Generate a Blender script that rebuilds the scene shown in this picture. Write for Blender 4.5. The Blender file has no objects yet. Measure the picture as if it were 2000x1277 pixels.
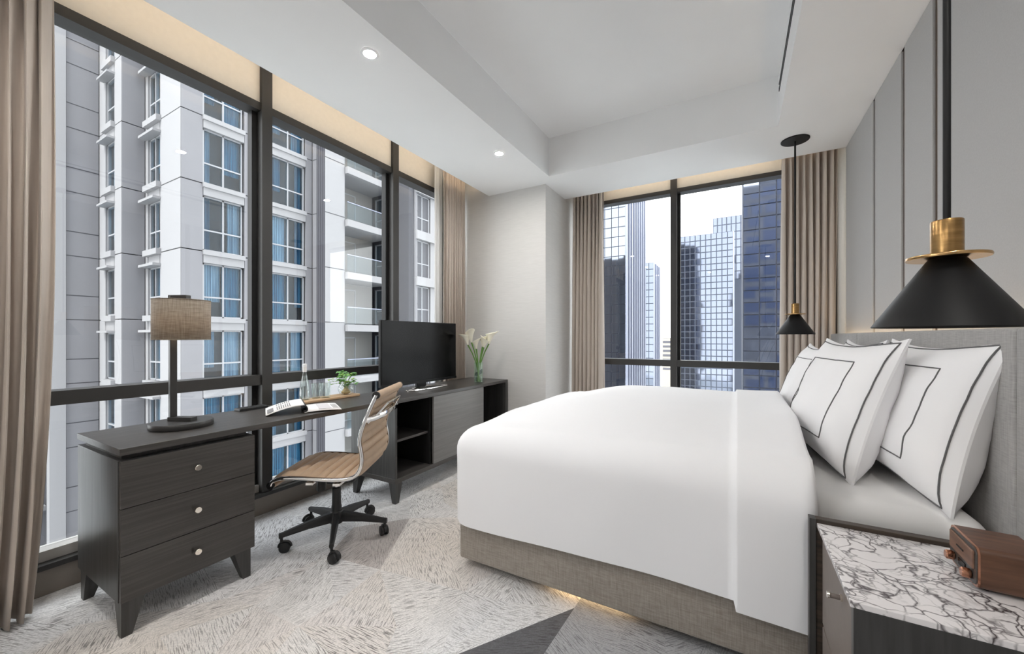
import bpy, bmesh, math, random
from mathutils import Vector, Matrix, noise
from mathutils.geometry import delaunay_2d_cdt

random.seed(7)
sc = bpy.context.scene
C = sc.collection
PI = math.pi

# ------------------------------------------------------------------ camera
F_PX, HORIZON, CAM_H = 769.0, 658.0, 1.24
THETA = math.atan(440 / F_PX)
cam_d = bpy.data.cameras.new('camera')
cam_d.sensor_width = 36.0
cam_d.lens = F_PX / 2000 * 36.0
cam_d.shift_y = (HORIZON - 638.5) / 2000
cam_d.clip_start = 0.02
cam_d.clip_end = 2000
cam = bpy.data.objects.new('camera', cam_d)
C.objects.link(cam)
cam.location = (0, 0, CAM_H)
cam.rotation_euler = (PI / 2, 0, THETA)
sc.camera = cam

# ------------------------------------------------------------------ world, sun, exposure
SKY = 2.7
EXPOSURE = 0.84
SUN = 1.5
COVE = 4.2
DOWNLIGHT = 620.0
w = bpy.data.worlds.new('overcast_sky')
sc.world = w
w.use_nodes = True
nt = w.node_tree
bg = nt.nodes['Background']
tc = nt.nodes.new('ShaderNodeTexCoord')
sep = nt.nodes.new('ShaderNodeSeparateXYZ')
ramp = nt.nodes.new('ShaderNodeValToRGB')
nt.links.new(tc.outputs['Generated'], sep.inputs[0])
nt.links.new(sep.outputs['Z'], ramp.inputs[0])
ramp.color_ramp.elements[0].position = 0.0
ramp.color_ramp.elements[0].color = (0.965, 0.97, 0.98, 1)
ramp.color_ramp.elements[1].position = 1.0
ramp.color_ramp.elements[1].color = (0.94, 0.965, 1.0, 1)
nt.links.new(ramp.outputs[0], bg.inputs['Color'])
bg.inputs['Strength'].default_value = SKY

sun_d = bpy.data.lights.new('sun', 'SUN')
sun_d.energy = SUN
sun_d.angle = math.radians(8)
sun_d.color = (1, 0.97, 0.93)
sun = bpy.data.objects.new('sun', sun_d)
C.objects.link(sun)
sun.rotation_euler = Vector((-0.12, 0.75, -0.95)).to_track_quat('-Z', 'Y').to_euler()

def portal(name, size_x, size_y, loc, rot):
    d = bpy.data.lights.new(name, 'AREA')
    d.shape = 'RECTANGLE'
    d.size, d.size_y = size_x, size_y
    d.cycles.is_portal = True
    o = bpy.data.objects.new(name, d)
    C.objects.link(o)
    o.location = loc
    o.rotation_euler = rot
portal('window_portal', 6.1, 2.75, (-2.99, 0.75, 1.5), Vector((1, 0, 0)).to_track_quat('-Z', 'Z').to_euler())
portal('window_portal', 2.6, 2.75, (-0.45, 4.74, 1.5), Vector((0, -1, 0)).to_track_quat('-Z', 'Z').to_euler())

vs = sc.view_settings
vs.view_transform = 'Standard'
vs.look = 'None'
vs.gamma = 1.0
vs.use_curve_mapping = False
vs.exposure = EXPOSURE
sc.cycles.max_bounces = 9
sc.cycles.diffuse_bounces = 5
sc.cycles.transparent_max_bounces = 20
sc.cycles.caustics_reflective = False
sc.cycles.caustics_refractive = False
sc.cycles.sample_clamp_indirect = 6.0
sc.cycles.adaptive_threshold = 0.03

# ------------------------------------------------------------------ materials
MATS = {}

def lin(c):
    return tuple((x / 12.92 if x <= 0.04045 else ((x + 0.055) / 1.055) ** 2.4) for x in c)

def srgb(r, g, b):
    return lin((r / 255, g / 255, b / 255))

def mat(name, col, rough=0.5, metal=0.0, var=0.0, scale=(1, 1, 1), nscale=5.0, bump=0.0, bscale=None,
        spec=None, sheen=0.0, emit=None, estr=0.0, trans=0.0, coat=0.0, detail=3.0, col2=None, lo=0.35, hi=0.65, bdist=0.01):
    if name in MATS:
        return MATS[name]
    m = bpy.data.materials.new(name)
    m.use_nodes = True
    nt = m.node_tree
    b = nt.nodes['Principled BSDF']
    b.inputs['Base Color'].default_value = (*col, 1)
    b.inputs['Roughness'].default_value = rough
    b.inputs['Metallic'].default_value = metal
    if spec is not None:
        b.inputs['Specular IOR Level'].default_value = spec
    if sheen:
        b.inputs['Sheen Weight'].default_value = sheen
    if coat:
        b.inputs['Coat Weight'].default_value = coat
    if trans:
        b.inputs['Transmission Weight'].default_value = trans
    if emit:
        b.inputs['Emission Color'].default_value = (*emit, 1)
        b.inputs['Emission Strength'].default_value = estr
    if var or bump or col2:
        tc = nt.nodes.new('ShaderNodeTexCoord')
        mp = nt.nodes.new('ShaderNodeMapping')
        mp.inputs['Scale'].default_value = scale
        nz = nt.nodes.new('ShaderNodeTexNoise')
        nz.inputs['Scale'].default_value = nscale
        nz.inputs['Detail'].default_value = detail
        nt.links.new(tc.outputs['Object'], mp.inputs[0])
        nt.links.new(mp.outputs[0], nz.inputs['Vector'])
        if var or col2:
            r = nt.nodes.new('ShaderNodeValToRGB')
            c2 = col2 or tuple(x * (1 - var) for x in col)
            r.color_ramp.elements[0].position = lo
            r.color_ramp.elements[0].color = (*c2, 1)
            r.color_ramp.elements[1].position = hi
            r.color_ramp.elements[1].color = (*col, 1)
            nt.links.new(nz.outputs['Fac'], r.inputs[0])
            nt.links.new(r.outputs[0], b.inputs['Base Color'])
        if bump:
            bp = nt.nodes.new('ShaderNodeBump')
            bp.inputs['Strength'].default_value = bump
            bp.inputs['Distance'].default_value = bdist
            nt.links.new(nz.outputs['Fac'], bp.inputs['Height'])
            nt.links.new(bp.outputs[0], b.inputs['Normal'])
    MATS[name] = m
    return m

def glass_mat(name, tint=(1, 1, 1), ior=1.45, rough=0.0, boost=1.0, refl=(1, 1, 1)):
    """thin glass: clear transmission with a Fresnel mirror on top"""
    m = bpy.data.materials.new(name)
    m.use_nodes = True
    nt = m.node_tree
    for n in list(nt.nodes):
        if n.type != 'OUTPUT_MATERIAL':
            nt.nodes.remove(n)
    out = [n for n in nt.nodes if n.type == 'OUTPUT_MATERIAL'][0]
    tr = nt.nodes.new('ShaderNodeBsdfTransparent')
    tr.inputs[0].default_value = (*tint, 1)
    gl = nt.nodes.new('ShaderNodeBsdfGlossy')
    gl.inputs['Color'].default_value = (*refl, 1)
    gl.inputs['Roughness'].default_value = rough
    # Schlick reflectance, the same from both sides of the pane
    r0 = ((ior - 1) / (ior + 1)) ** 2 * boost
    lw = nt.nodes.new('ShaderNodeLayerWeight')
    pw = nt.nodes.new('ShaderNodeMath')
    pw.operation = 'POWER'
    pw.inputs[1].default_value = 5.0
    nt.links.new(lw.outputs['Facing'], pw.inputs[0])
    mx = nt.nodes.new('ShaderNodeMixShader')
    ml = nt.nodes.new('ShaderNodeMath')
    ml.operation = 'MULTIPLY_ADD'
    ml.use_clamp = True
    ml.inputs[1].default_value = 1 - r0
    ml.inputs[2].default_value = r0
    nt.links.new(pw.outputs[0], ml.inputs[0])
    nt.links.new(ml.outputs[0], mx.inputs[0])
    nt.links.new(tr.outputs[0], mx.inputs[1])
    nt.links.new(gl.outputs[0], mx.inputs[2])
    nt.links.new(mx.outputs[0], out.inputs[0])
    MATS[name] = m
    return m

def weave_mat(name, c1, c2, sx=90.0, rough=0.9, bump=0.25, sheen=0.2):
    """woven cloth: two crossing stretched noises"""
    m = bpy.data.materials.new(name)
    m.use_nodes = True
    nt = m.node_tree
    b = nt.nodes['Principled BSDF']
    b.inputs['Roughness'].default_value = rough
    b.inputs['Sheen Weight'].default_value = sheen
    tc = nt.nodes.new('ShaderNodeTexCoord')
    outs = []
    for sca in ((1.0, 1.0, 0.06), (0.08, 0.08, 1.0)):
        mp = nt.nodes.new('ShaderNodeMapping')
        mp.inputs['Scale'].default_value = sca
        nz = nt.nodes.new('ShaderNodeTexNoise')
        nz.inputs['Scale'].default_value = sx * 4
        nz.inputs['Detail'].default_value = 2
        nt.links.new(tc.outputs['Object'], mp.inputs[0])
        nt.links.new(mp.outputs[0], nz.inputs['Vector'])
        outs.append(nz.outputs['Fac'])
    ad = nt.nodes.new('ShaderNodeMath')
    ad.operation = 'ADD'
    nt.links.new(outs[0], ad.inputs[0])
    nt.links.new(outs[1], ad.inputs[1])
    ml = nt.nodes.new('ShaderNodeMath')
    ml.operation = 'MULTIPLY'
    ml.inputs[1].default_value = 0.5
    nt.links.new(ad.outputs[0], ml.inputs[0])
    r = nt.nodes.new('ShaderNodeValToRGB')
    r.color_ramp.elements[0].position = 0.36
    r.color_ramp.elements[0].color = (*c1, 1)
    r.color_ramp.elements[1].position = 0.64
    r.color_ramp.elements[1].color = (*c2, 1)
    nt.links.new(ml.outputs[0], r.inputs[0])
    nt.links.new(r.outputs[0], b.inputs['Base Color'])
    bp = nt.nodes.new('ShaderNodeBump')
    bp.inputs['Strength'].default_value = bump
    bp.inputs['Distance'].default_value = 0.002
    nt.links.new(ml.outputs[0], bp.inputs['Height'])
    nt.links.new(bp.outputs[0], b.inputs['Normal'])
    MATS[name] = m
    return m

mat('ceiling_paint', srgb(243, 243, 243), 0.9, var=0.02, nscale=2)
mat('wall_linen', srgb(192, 188, 184), 0.85, var=0.08, scale=(1, 8, 40), nscale=12, bump=0.1)
mat('column_paper', srgb(205, 203, 200), 0.8, var=0.06, scale=(1, 1, 25), nscale=9, bump=0.05)
mat('panel_cloth', srgb(186, 185, 184), 0.85, var=0.05, nscale=160, bump=0.08)
mat('bronze_strip', srgb(112, 94, 80), 0.35, 0.6)
mat('header_cream', srgb(232, 226, 216), 0.8, var=0.03, nscale=30)
mat('baseboard_taupe', srgb(128, 120, 112), 0.55)
mat('frame_dark', srgb(62, 61, 60), 0.45, 0.3)
mat('frame_brown', srgb(70, 63, 57), 0.5, 0.2)
mat('sill_stone', srgb(190, 188, 184), 0.4)
mat('rubber_black', srgb(14, 14, 15), 0.6)
glass_mat('window_glass', (0.97, 0.98, 0.98), 1.5, 0.0, 0.9)
glass_mat('clear_glass', (0.93, 0.96, 0.95), 1.5, 0.0, 2.4)
glass_mat('vase_glass', (0.90, 0.965, 0.91), 1.5, 0.0, 2.2)
glass_mat('pane_glass', (0.84, 0.91, 0.94), 1.5, 0.0, 0.4)
mat('black_oak', srgb(78, 75, 72), 0.32, col2=srgb(64, 61, 59), scale=(30, 1.5, 60), nscale=2.0, detail=6, bump=0.25, lo=0.4, hi=0.7, bdist=0.002)
mat('black_oak_side', srgb(70, 69, 68), 0.36, col2=srgb(54, 53, 52), scale=(30, 30, 1.6), nscale=2.0, detail=6, bump=0.25, lo=0.4, hi=0.7, bdist=0.002)
mat('black_matte', srgb(16, 16, 17), 0.7)  # near-black for inner boards, plinth and rear frame
mat('door_grey_oak', srgb(122, 120, 118), 0.4, col2=srgb(113, 111, 109), scale=(30, 1.2, 50), nscale=2.0, detail=6, bump=0.1, bdist=0.002)
mat('chrome', (0.86, 0.85, 0.84), 0.08, 1.0)
mat('polished_nickel', (0.9, 0.84, 0.76), 0.12, 1.0)
mat('brass', srgb(176, 140, 92), 0.28, 1.0, var=0.25, scale=(1, 1, 8), nscale=18)
mat('brass_edge', srgb(196, 160, 112), 0.22, 1.0)
mat('pendant_black', srgb(20, 20, 21), 0.5, spec=0.3)
mat('pendant_inside', srgb(60, 58, 56), 0.5)
mat('lamp_iron', srgb(62, 61, 60), 0.38, 0.3)
mat('tan_leather', srgb(190, 164, 138), 0.5, var=0.10, nscale=14, bump=0.08, bdist=0.003)
mat('tan_leather_edge', srgb(110, 84, 62), 0.5)
mat('plastic_black', srgb(34, 34, 35), 0.45)
mat('plastic_caster', srgb(26, 26, 27), 0.4)
mat('duvet_white', srgb(243, 243, 245), 0.8, sheen=0.15, bump=0.05, nscale=5, bdist=0.02)
mat('sheet_white', srgb(240, 239, 238), 0.75, sheen=0.15)
mat('pillow_white', srgb(243, 242, 243), 0.8, sheen=0.15, bump=0.12, nscale=9, bdist=0.01)
mat('stitch_grey', srgb(98, 97, 98), 0.8)
weave_mat('bed_linen', srgb(140, 131, 122), srgb(166, 158, 149), 70)
weave_mat('headboard_linen', srgb(150, 148, 146), srgb(172, 170, 168), 70)
weave_mat('shade_linen', srgb(146, 134, 120), srgb(184, 172, 157), 60)
mat('curtain_cloth', srgb(196, 184, 173), 0.85, var=0.05, scale=(1, 1, 0.1), nscale=60, sheen=0.2)
mat('curtain_lining', srgb(236, 236, 236), 0.85)
mat('tv_black', srgb(9, 9, 10), 0.35, spec=0.2)
mat('tv_screen', srgb(7, 7, 8), 0.22, spec=0.12)
mat('paper_white', srgb(236, 234, 232), 0.7)
mat('paper_ink', srgb(120, 118, 118), 0.7)
mat('paper_pale', srgb(196, 192, 194), 0.7)
mat('paper_shade', srgb(40, 40, 42), 0.6)  # dark tone for the shaded side of the curled pages
mat('tray_oak', srgb(205, 176, 142), 0.5, col2=srgb(180, 146, 110), scale=(40, 2, 40), nscale=2)
mat('leaf_green', srgb(92, 152, 62), 0.5, var=0.35, nscale=30)
mat('leaf_light', srgb(150, 190, 90), 0.5, var=0.25, nscale=30)
mat('stem_green', srgb(96, 140, 58), 0.5)
mat('root_tan', srgb(206, 180, 132), 0.8, var=0.3, nscale=60)
mat('lily_white', srgb(246, 242, 224), 0.55, col2=srgb(232, 234, 196), scale=(1, 1, 1), nscale=9, lo=0.25, hi=0.42)
mat('lily_yellow', srgb(224, 186, 70), 0.6)
mat('leaf_dark', srgb(44, 84, 60), 0.45)
mat('walnut', srgb(112, 78, 58), 0.4, col2=srgb(74, 50, 38), scale=(2.5, 26, 26), nscale=2.4, detail=6, lo=0.3, hi=0.7)
mat('walnut_face', srgb(134, 100, 82), 0.45, col2=srgb(104, 76, 62), scale=(26, 2.5, 26), nscale=2.4, detail=6)
mat('copper', srgb(206, 150, 122), 0.2, 1.0)
mat('drawer_leather', srgb(122, 112, 106), 0.5, var=0.05, nscale=40)
mat('dark_walnut_rim', srgb(78, 66, 56), 0.5, col2=srgb(52, 44, 38), scale=(2, 30, 30), nscale=2.4, detail=5)
mat('led_warm', (1, 0.78, 0.5), 0.5, emit=(1.0, 0.83, 0.62), estr=COVE)
mat('led_bed', (1, 0.78, 0.5), 0.5, emit=(1.0, 0.70, 0.38), estr=7.0)
mat('led_headboard', (1, 0.78, 0.5), 0.5, emit=(1.0, 0.74, 0.46), estr=10.0)
mat('downlight_lens', (1, 1, 1), 0.5, emit=(1.0, 0.97, 0.93), estr=DOWNLIGHT)
mat('bulb', (1, 0.9, 0.7), 0.5, emit=(1.0, 0.76, 0.50), estr=12.0)
mat('trim_white', srgb(238, 238, 238), 0.5)
mat('slot_dark', srgb(60, 60, 62), 0.6)
# exterior
mat('facade_panel', srgb(138, 138, 142), 0.8, var=0.05, nscale=0.6)
mat('facade_dark_joint', srgb(88, 89, 94), 0.9)
mat('facade_white_and_sunlit', srgb(160, 160, 162), 0.75)  # white trim, also the sunlit tone of the return panels
mat('facade_groove', srgb(84, 84, 92), 0.8)
mat('window_white', srgb(168, 170, 174), 0.5)
mat('teal_drape', srgb(66, 140, 170), 0.85, col2=srgb(40, 100, 136), scale=(1, 6, 0.2), nscale=3)
mat('pale_drape', srgb(172, 192, 206), 0.85, col2=srgb(130, 156, 178), scale=(1, 6, 0.2), nscale=3)
mat('dark_room', srgb(34, 38, 48), 0.9)
mat('balcony_wall', srgb(146, 144, 141), 0.85)
mat('tower_core', srgb(34, 42, 60), 0.6)
mat('tower_core_pale', srgb(60, 68, 84), 0.6)
mat('tower_fin', srgb(150, 156, 174), 0.4, 0.3)
mat('tower_glass', srgb(172, 180, 196), 0.04, 1.0)
mat('tower_glass_pale', srgb(118, 125, 140), 0.06, 1.0)
mat('tower_glass_bright', srgb(134, 141, 154), 0.05, 1.0)
mat('tower_glass_side', srgb(104, 118, 152), 0.1, 1.0)
mat('hotel_wall', srgb(98, 100, 108), 0.6, var=0.3, scale=(0.4, 0.4, 0.4), nscale=1.0)
mat('hotel_glass', srgb(70, 80, 104), 0.2)
mat('city_ground', srgb(196, 198, 200), 0.9, col2=srgb(160, 166, 164), nscale=0.02)
mat('city_block', srgb(150, 153, 158), 0.8)
mat('city_block_blue', srgb(124, 136, 150), 0.8)
mat('city_block_cream', srgb(158, 152, 142), 0.8)

def marble_mat():
    m = bpy.data.materials.new('veined_marble')
    m.use_nodes = True
    nt = m.node_tree
    b = nt.nodes['Principled BSDF']
    b.inputs['Roughness'].default_value = 0.18
    tc = nt.nodes.new('ShaderNodeTexCoord')
    nz = nt.nodes.new('ShaderNodeTexNoise')
    nz.inputs['Scale'].default_value = 7.0
    nz.inputs['Detail'].default_value = 4
    nt.links.new(tc.outputs['Object'], nz.inputs['Vector'])
    mx = nt.nodes.new('ShaderNodeVectorMath')
    mx.operation = 'MULTIPLY_ADD'
    mx.inputs[1].default_value = (0.20, 0.20, 0.20)
    nt.links.new(nz.outputs['Color'], mx.inputs[0])
    nt.links.new(tc.outputs['Object'], mx.inputs[2])
    last = None
    for sc_, wdt, amt in ((15.0, 0.034, 1.0), (31.0, 0.05, 0.9)):
        vo = nt.nodes.new('ShaderNodeTexVoronoi')
        vo.feature = 'DISTANCE_TO_EDGE'
        vo.inputs['Scale'].default_value = sc_
        nt.links.new(mx.outputs[0], vo.inputs['Vector'])
        r = nt.nodes.new('ShaderNodeValToRGB')
        r.color_ramp.elements[0].position = 0.0
        r.color_ramp.elements[0].color = (amt, amt, amt, 1)
        r.color_ramp.elements[1].position = wdt * 2
        r.color_ramp.elements[1].color = (0, 0, 0, 1)
        nt.links.new(vo.outputs['Distance'], r.inputs[0])
        n2 = nt.nodes.new('ShaderNodeTexNoise')
        n2.inputs['Scale'].default_value = 9.0 if last is None else 6.0
        nt.links.new(tc.outputs['Object'], n2.inputs['Vector'])
        r2 = nt.nodes.new('ShaderNodeValToRGB')
        r2.color_ramp.elements[0].position = 0.33 if last is None else 0.47
        r2.color_ramp.elements[1].position = 0.52 if last is None else 0.60
        nt.links.new(n2.outputs['Fac'], r2.inputs[0])
        mu = nt.nodes.new('ShaderNodeMath')
        mu.operation = 'MULTIPLY'
        nt.links.new(r.outputs[0], mu.inputs[0])
        nt.links.new(r2.outputs[0], mu.inputs[1])
        if last is None:
            last = mu
        else:
            ma = nt.nodes.new('ShaderNodeMath')
            ma.operation = 'MAXIMUM'
            nt.links.new(last.outputs[0], ma.inputs[0])
            nt.links.new(mu.outputs[0], ma.inputs[1])
            last = ma
    mc = nt.nodes.new('ShaderNodeMix')
    mc.data_type = 'RGBA'
    mc.inputs[6].default_value = (*srgb(232, 228, 228), 1)
    mc.inputs[7].default_value = (*srgb(48, 34, 40), 1)
    nt.links.new(last.outputs[0], mc.inputs[0])
    nt.links.new(mc.outputs[2], b.inputs['Base Color'])
    MATS['veined_marble'] = m
marble_mat()

def shade_mat():
    m = MATS['shade_linen']
    nt = m.node_tree
    b = nt.nodes['Principled BSDF']
    tl = nt.nodes.new('ShaderNodeBsdfTranslucent')
    r = [n for n in nt.nodes if n.type == 'VALTORGB'][0]
    nt.links.new(r.outputs[0], tl.inputs[0])
    mx = nt.nodes.new('ShaderNodeMixShader')
    mx.inputs[0].default_value = 0.4
    nt.links.new(b.outputs[0], mx.inputs[1])
    nt.links.new(tl.outputs[0], mx.inputs[2])
    nt.links.new(mx.outputs[0], [n for n in nt.nodes if n.type == 'OUTPUT_MATERIAL'][0].inputs[0])
shade_mat()

def carpet_mat():
    m = bpy.data.materials.new('carpet')
    m.use_nodes = True
    nt = m.node_tree
    b = nt.nodes['Principled BSDF']
    b.inputs['Roughness'].default_value = 0.95
    b.inputs['Sheen Weight'].default_value = 0.2
    at = nt.nodes.new('ShaderNodeAttribute')
    at.attribute_name = 'tone'
    uv = nt.nodes.new('ShaderNodeUVMap')
    uv.uv_map = 'stroke'
    mp = nt.nodes.new('ShaderNodeMapping')
    mp.inputs['Scale'].default_value = (16, 240, 1)
    nt.links.new(uv.outputs[0], mp.inputs[0])
    nz = nt.nodes.new('ShaderNodeTexNoise')
    nz.inputs['Scale'].default_value = 1.0
    nz.inputs['Detail'].default_value = 2.5
    nt.links.new(mp.outputs[0], nz.inputs['Vector'])
    r = nt.nodes.new('ShaderNodeValToRGB')
    r.color_ramp.elements[0].position = 0.515
    r.color_ramp.elements[0].color = (0, 0, 0, 1)
    r.color_ramp.elements[1].position = 0.60
    r.color_ramp.elements[1].color = (1, 1, 1, 1)
    nt.links.new(nz.outputs['Fac'], r.inputs[0])
    # patches where the strokes thin out
    tc = nt.nodes.new('ShaderNodeTexCoord')
    n2 = nt.nodes.new('ShaderNodeTexNoise')
    n2.inputs['Scale'].default_value = 3.2
    n2.inputs['Detail'].default_value = 3
    nt.links.new(tc.outputs['Object'], n2.inputs['Vector'])
    r2 = nt.nodes.new('ShaderNodeMapRange')
    r2.inputs[1].default_value = 0.35
    r2.inputs[2].default_value = 0.65
    r2.inputs[3].default_value = 0.32
    r2.inputs[4].default_value = 0.85
    nt.links.new(n2.outputs['Fac'], r2.inputs[0])
    mu = nt.nodes.new('ShaderNodeMath')
    mu.operation = 'MULTIPLY'
    nt.links.new(r.outputs[0], mu.inputs[0])
    nt.links.new(r2.outputs[0], mu.inputs[1])
    dk = nt.nodes.new('ShaderNodeMix')
    dk.data_type = 'RGBA'
    dk.blend_type = 'MULTIPLY'
    dk.inputs[7].default_value = (0.16, 0.15, 0.145, 1)
    nt.links.new(mu.outputs[0], dk.inputs[0])
    nt.links.new(at.outputs['Color'], dk.inputs[6])
    # fine pile mottling
    n3 = nt.nodes.new('ShaderNodeTexNoise')
    n3.inputs['Scale'].default_value = 130
    n3.inputs['Detail'].default_value = 2
    nt.links.new(tc.outputs['Object'], n3.inputs['Vector'])
    r3 = nt.nodes.new('ShaderNodeMapRange')
    r3.inputs[1].default_value = 0.3
    r3.inputs[2].default_value = 0.7
    r3.inputs[3].default_value = 0.82
    r3.inputs[4].default_value = 1.12
    nt.links.new(n3.outputs['Fac'], r3.inputs[0])
    vm = nt.nodes.new('ShaderNodeVectorMath')
    vm.operation = 'SCALE'
    nt.links.new(dk.outputs[2], vm.inputs[0])
    nt.links.new(r3.outputs[0], vm.inputs['Scale'])
    nt.links.new(vm.outputs[0], b.inputs['Base Color'])
    bp = nt.nodes.new('ShaderNodeBump')
    bp.inputs['Strength'].default_value = 0.4
    bp.inputs['Distance'].default_value = 0.004
    nt.links.new(n3.outputs['Fac'], bp.inputs['Height'])
    nt.links.new(bp.outputs[0], b.inputs['Normal'])
    MATS['carpet'] = m
carpet_mat()

# ------------------------------------------------------------------ mesh builder
class MB:
    def __init__(s):
        s.v, s.f = [], []
    def add(s, vs, fs):
        o = len(s.v)
        s.v += [tuple(p) for p in vs]
        s.f += [tuple(i + o for i in f) for f in fs]
        return s
    def box(s, x0, y0, z0, x1, y1, z1):
        return s.add([(x0, y0, z0), (x1, y0, z0), (x1, y1, z0), (x0, y1, z0), (x0, y0, z1), (x1, y0, z1), (x1, y1, z1), (x0, y1, z1)],
                     [(0, 3, 2, 1), (4, 5, 6, 7), (0, 1, 5, 4), (1, 2, 6, 5), (2, 3, 7, 6), (3, 0, 4, 7)])
    def bbox(s, x0, y0, z0, x1, y1, z1, bev=0.004, seg=2):
        bm = bmesh.new()
        bmesh.ops.create_cube(bm, size=1)
        for v in bm.verts:
            v.co = Vector(((x0 + x1) / 2 + v.co.x * (x1 - x0), (y0 + y1) / 2 + v.co.y * (y1 - y0), (z0 + z1) / 2 + v.co.z * (z1 - z0)))
        bmesh.ops.bevel(bm, geom=bm.edges[:], offset=bev, segments=seg, affect='EDGES', profile=0.5)
        bm.verts.index_update()
        s.add([v.co[:] for v in bm.verts], [tuple(v.index for v in f.verts) for f in bm.faces])
        bm.free()
        return s
    def hexa(s, bot, top):
        return s.add(list(bot) + list(top), [(0, 3, 2, 1), (4, 5, 6, 7), (0, 1, 5, 4), (1, 2, 6, 5), (2, 3, 7, 6), (3, 0, 4, 7)])
    def prism(s, poly, z0, z1):
        n = len(poly)
        vs = [(x, y, z0) for x, y in poly] + [(x, y, z1) for x, y in poly]
        fs = [tuple(range(n - 1, -1, -1)), tuple(range(n, 2 * n))] + [(i, (i + 1) % n, n + (i + 1) % n, n + i) for i in range(n)]
        return s.add(vs, fs)
    def lathe(s, prof, cx=0, cy=0, n=32, cap=True, sx=1.0, sy=1.0):
        vs, fs = [], []
        for r, z in prof:
            for i in range(n):
                a = 2 * PI * i / n
                vs.append((cx + r * sx * math.cos(a), cy + r * sy * math.sin(a), z))
        for k in range(len(prof) - 1):
            for i in range(n):
                j = (i + 1) % n
                fs.append((k * n + i, k * n + j, (k + 1) * n + j, (k + 1) * n + i))
        if cap:
            fs.append(tuple(range(n - 1, -1, -1)))
            m = (len(prof) - 1) * n
            fs.append(tuple(range(m, m + n)))
        return s.add(vs, fs)
    def tube(s, pts, r, n=8, closed=False, caps=True, flat=1.0):
        pts = [Vector(p) for p in pts]
        m = len(pts)
        rad = r if isinstance(r, (list, tuple)) else [r] * m
        vs, fs = [], []
        up = None
        for k, p in enumerate(pts):
            if closed:
                t = (pts[(k + 1) % m] - pts[k - 1])
            else:
                t = pts[min(k + 1, m - 1)] - pts[max(k - 1, 0)]
            t = t.normalized() if t.length > 1e-9 else Vector((0, 0, 1))
            if up is None:
                up = Vector((0, 0, 1)) if abs(t.z) < 0.9 else Vector((0, 1, 0))
            a = t.cross(up)
            if a.length < 1e-6:
                a = t.orthogonal()
            a.normalize()
            b = a.cross(t).normalized()
            up = b
            for i in range(n):
                th = 2 * PI * i / n
                vs.append(p + a * (rad[k] * math.cos(th)) + b * (rad[k] * flat * math.sin(th)))
        for k in range(m if closed else m - 1):
            k2 = (k + 1) % m
            for i in range(n):
                j = (i + 1) % n
                fs.append((k * n + i, k * n + j, k2 * n + j, k2 * n + i))
        if caps and not closed:
            fs.append(tuple(range(n - 1, -1, -1)))
            fs.append(tuple(range((m - 1) * n, m * n)))
        return s.add(vs, fs)
    def grid(s, fn, nu, nv, wrap_u=False):
        vs = [fn(i, j) for j in range(nv + 1) for i in range(nu + (0 if wrap_u else 1))]
        w = nu if wrap_u else nu + 1
        fs = []
        for j in range(nv):
            for i in range(nu):
                i2 = (i + 1) % w if wrap_u else i + 1
                fs.append((j * w + i, j * w + i2, (j + 1) * w + i2, (j + 1) * w + i))
        return s.add(vs, fs)
    def xform(s, M, start=0):
        s.v = s.v[:start] + [tuple(M @ Vector(p)) for p in s.v[start:]]
        return s
    def mesh(s, name, mats, smooth=False, angle=35):
        me = bpy.data.meshes.new(name)
        me.from_pydata(s.v, [], s.f)
        me.validate()
        for m in (mats if isinstance(mats, (list, tuple)) else [mats]):
            me.materials.append(MATS[m])
        if smooth:
            me.polygons.foreach_set('use_smooth', [True] * len(me.polygons))
            me.set_sharp_from_angle(angle=math.radians(angle))
        bm = bmesh.new()
        bm.from_mesh(me)
        bmesh.ops.recalc_face_normals(bm, faces=bm.faces[:])
        bm.to_mesh(me)
        bm.free()
        return me

INV = {}

def link_mesh(name, me, parent=None, loc=None):
    o = bpy.data.objects.new(name, me)
    C.objects.link(o)
    if parent is not None:
        o.parent = parent
    if loc is not None:
        o.location = loc
    return o

def part(name, mb, m, parent, smooth=False, world=True, angle=35, label=None):
    """one mesh object under a thing (or part); world=True when its points are given in room coordinates"""
    r = parent
    while r.parent is not None:
        r = r.parent
    if world:
        mb.xform(INV[r.name])
    o = link_mesh(name, mb.mesh(name, m, smooth, angle), parent)
    if label:
        o['label'] = label
    return o

def tag(o, label=None, cat=None, group=None, kind=None):
    if label:
        o['label'] = label
    if cat:
        o['category'] = cat
    if group:
        o['group'] = group
    if kind:
        o['kind'] = kind
    return o

def thing(name, label, cat, loc=(0, 0, 0), rz=0.0, group=None, kind=None):
    o = bpy.data.objects.new(name, None)
    o.empty_display_size = 0.1
    C.objects.link(o)
    o.location = loc
    o.rotation_euler = (0, 0, rz)
    M = Matrix.Translation(Vector(loc)) @ Matrix.Rotation(rz, 4, 'Z')
    INV[o.name] = M.inverted()
    return tag(o, label, cat, group, kind)

def single(name, mb, m, label, cat, group=None, loc=(0, 0, 0), smooth=False, kind=None, angle=35):
    me_mb = mb.xform(Matrix.Translation(-Vector(loc)))
    o = link_mesh(name, me_mb.mesh(name, m, smooth, angle), None, loc)
    INV[o.name] = Matrix.Translation(-Vector(loc))
    return tag(o, label, cat, group, kind)

def struct(name, mb, m, label=None, smooth=False):
    o = link_mesh(name, mb.mesh(name, m, smooth))
    INV[o.name] = Matrix.Identity(4)
    return tag(o, label, None, None, 'structure')

def copy_tree(o, parent=None):
    c = o.copy()
    C.objects.link(c)
    c.parent = parent
    for ch in list(o.children):
        copy_tree(ch, c)
    return c

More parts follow.
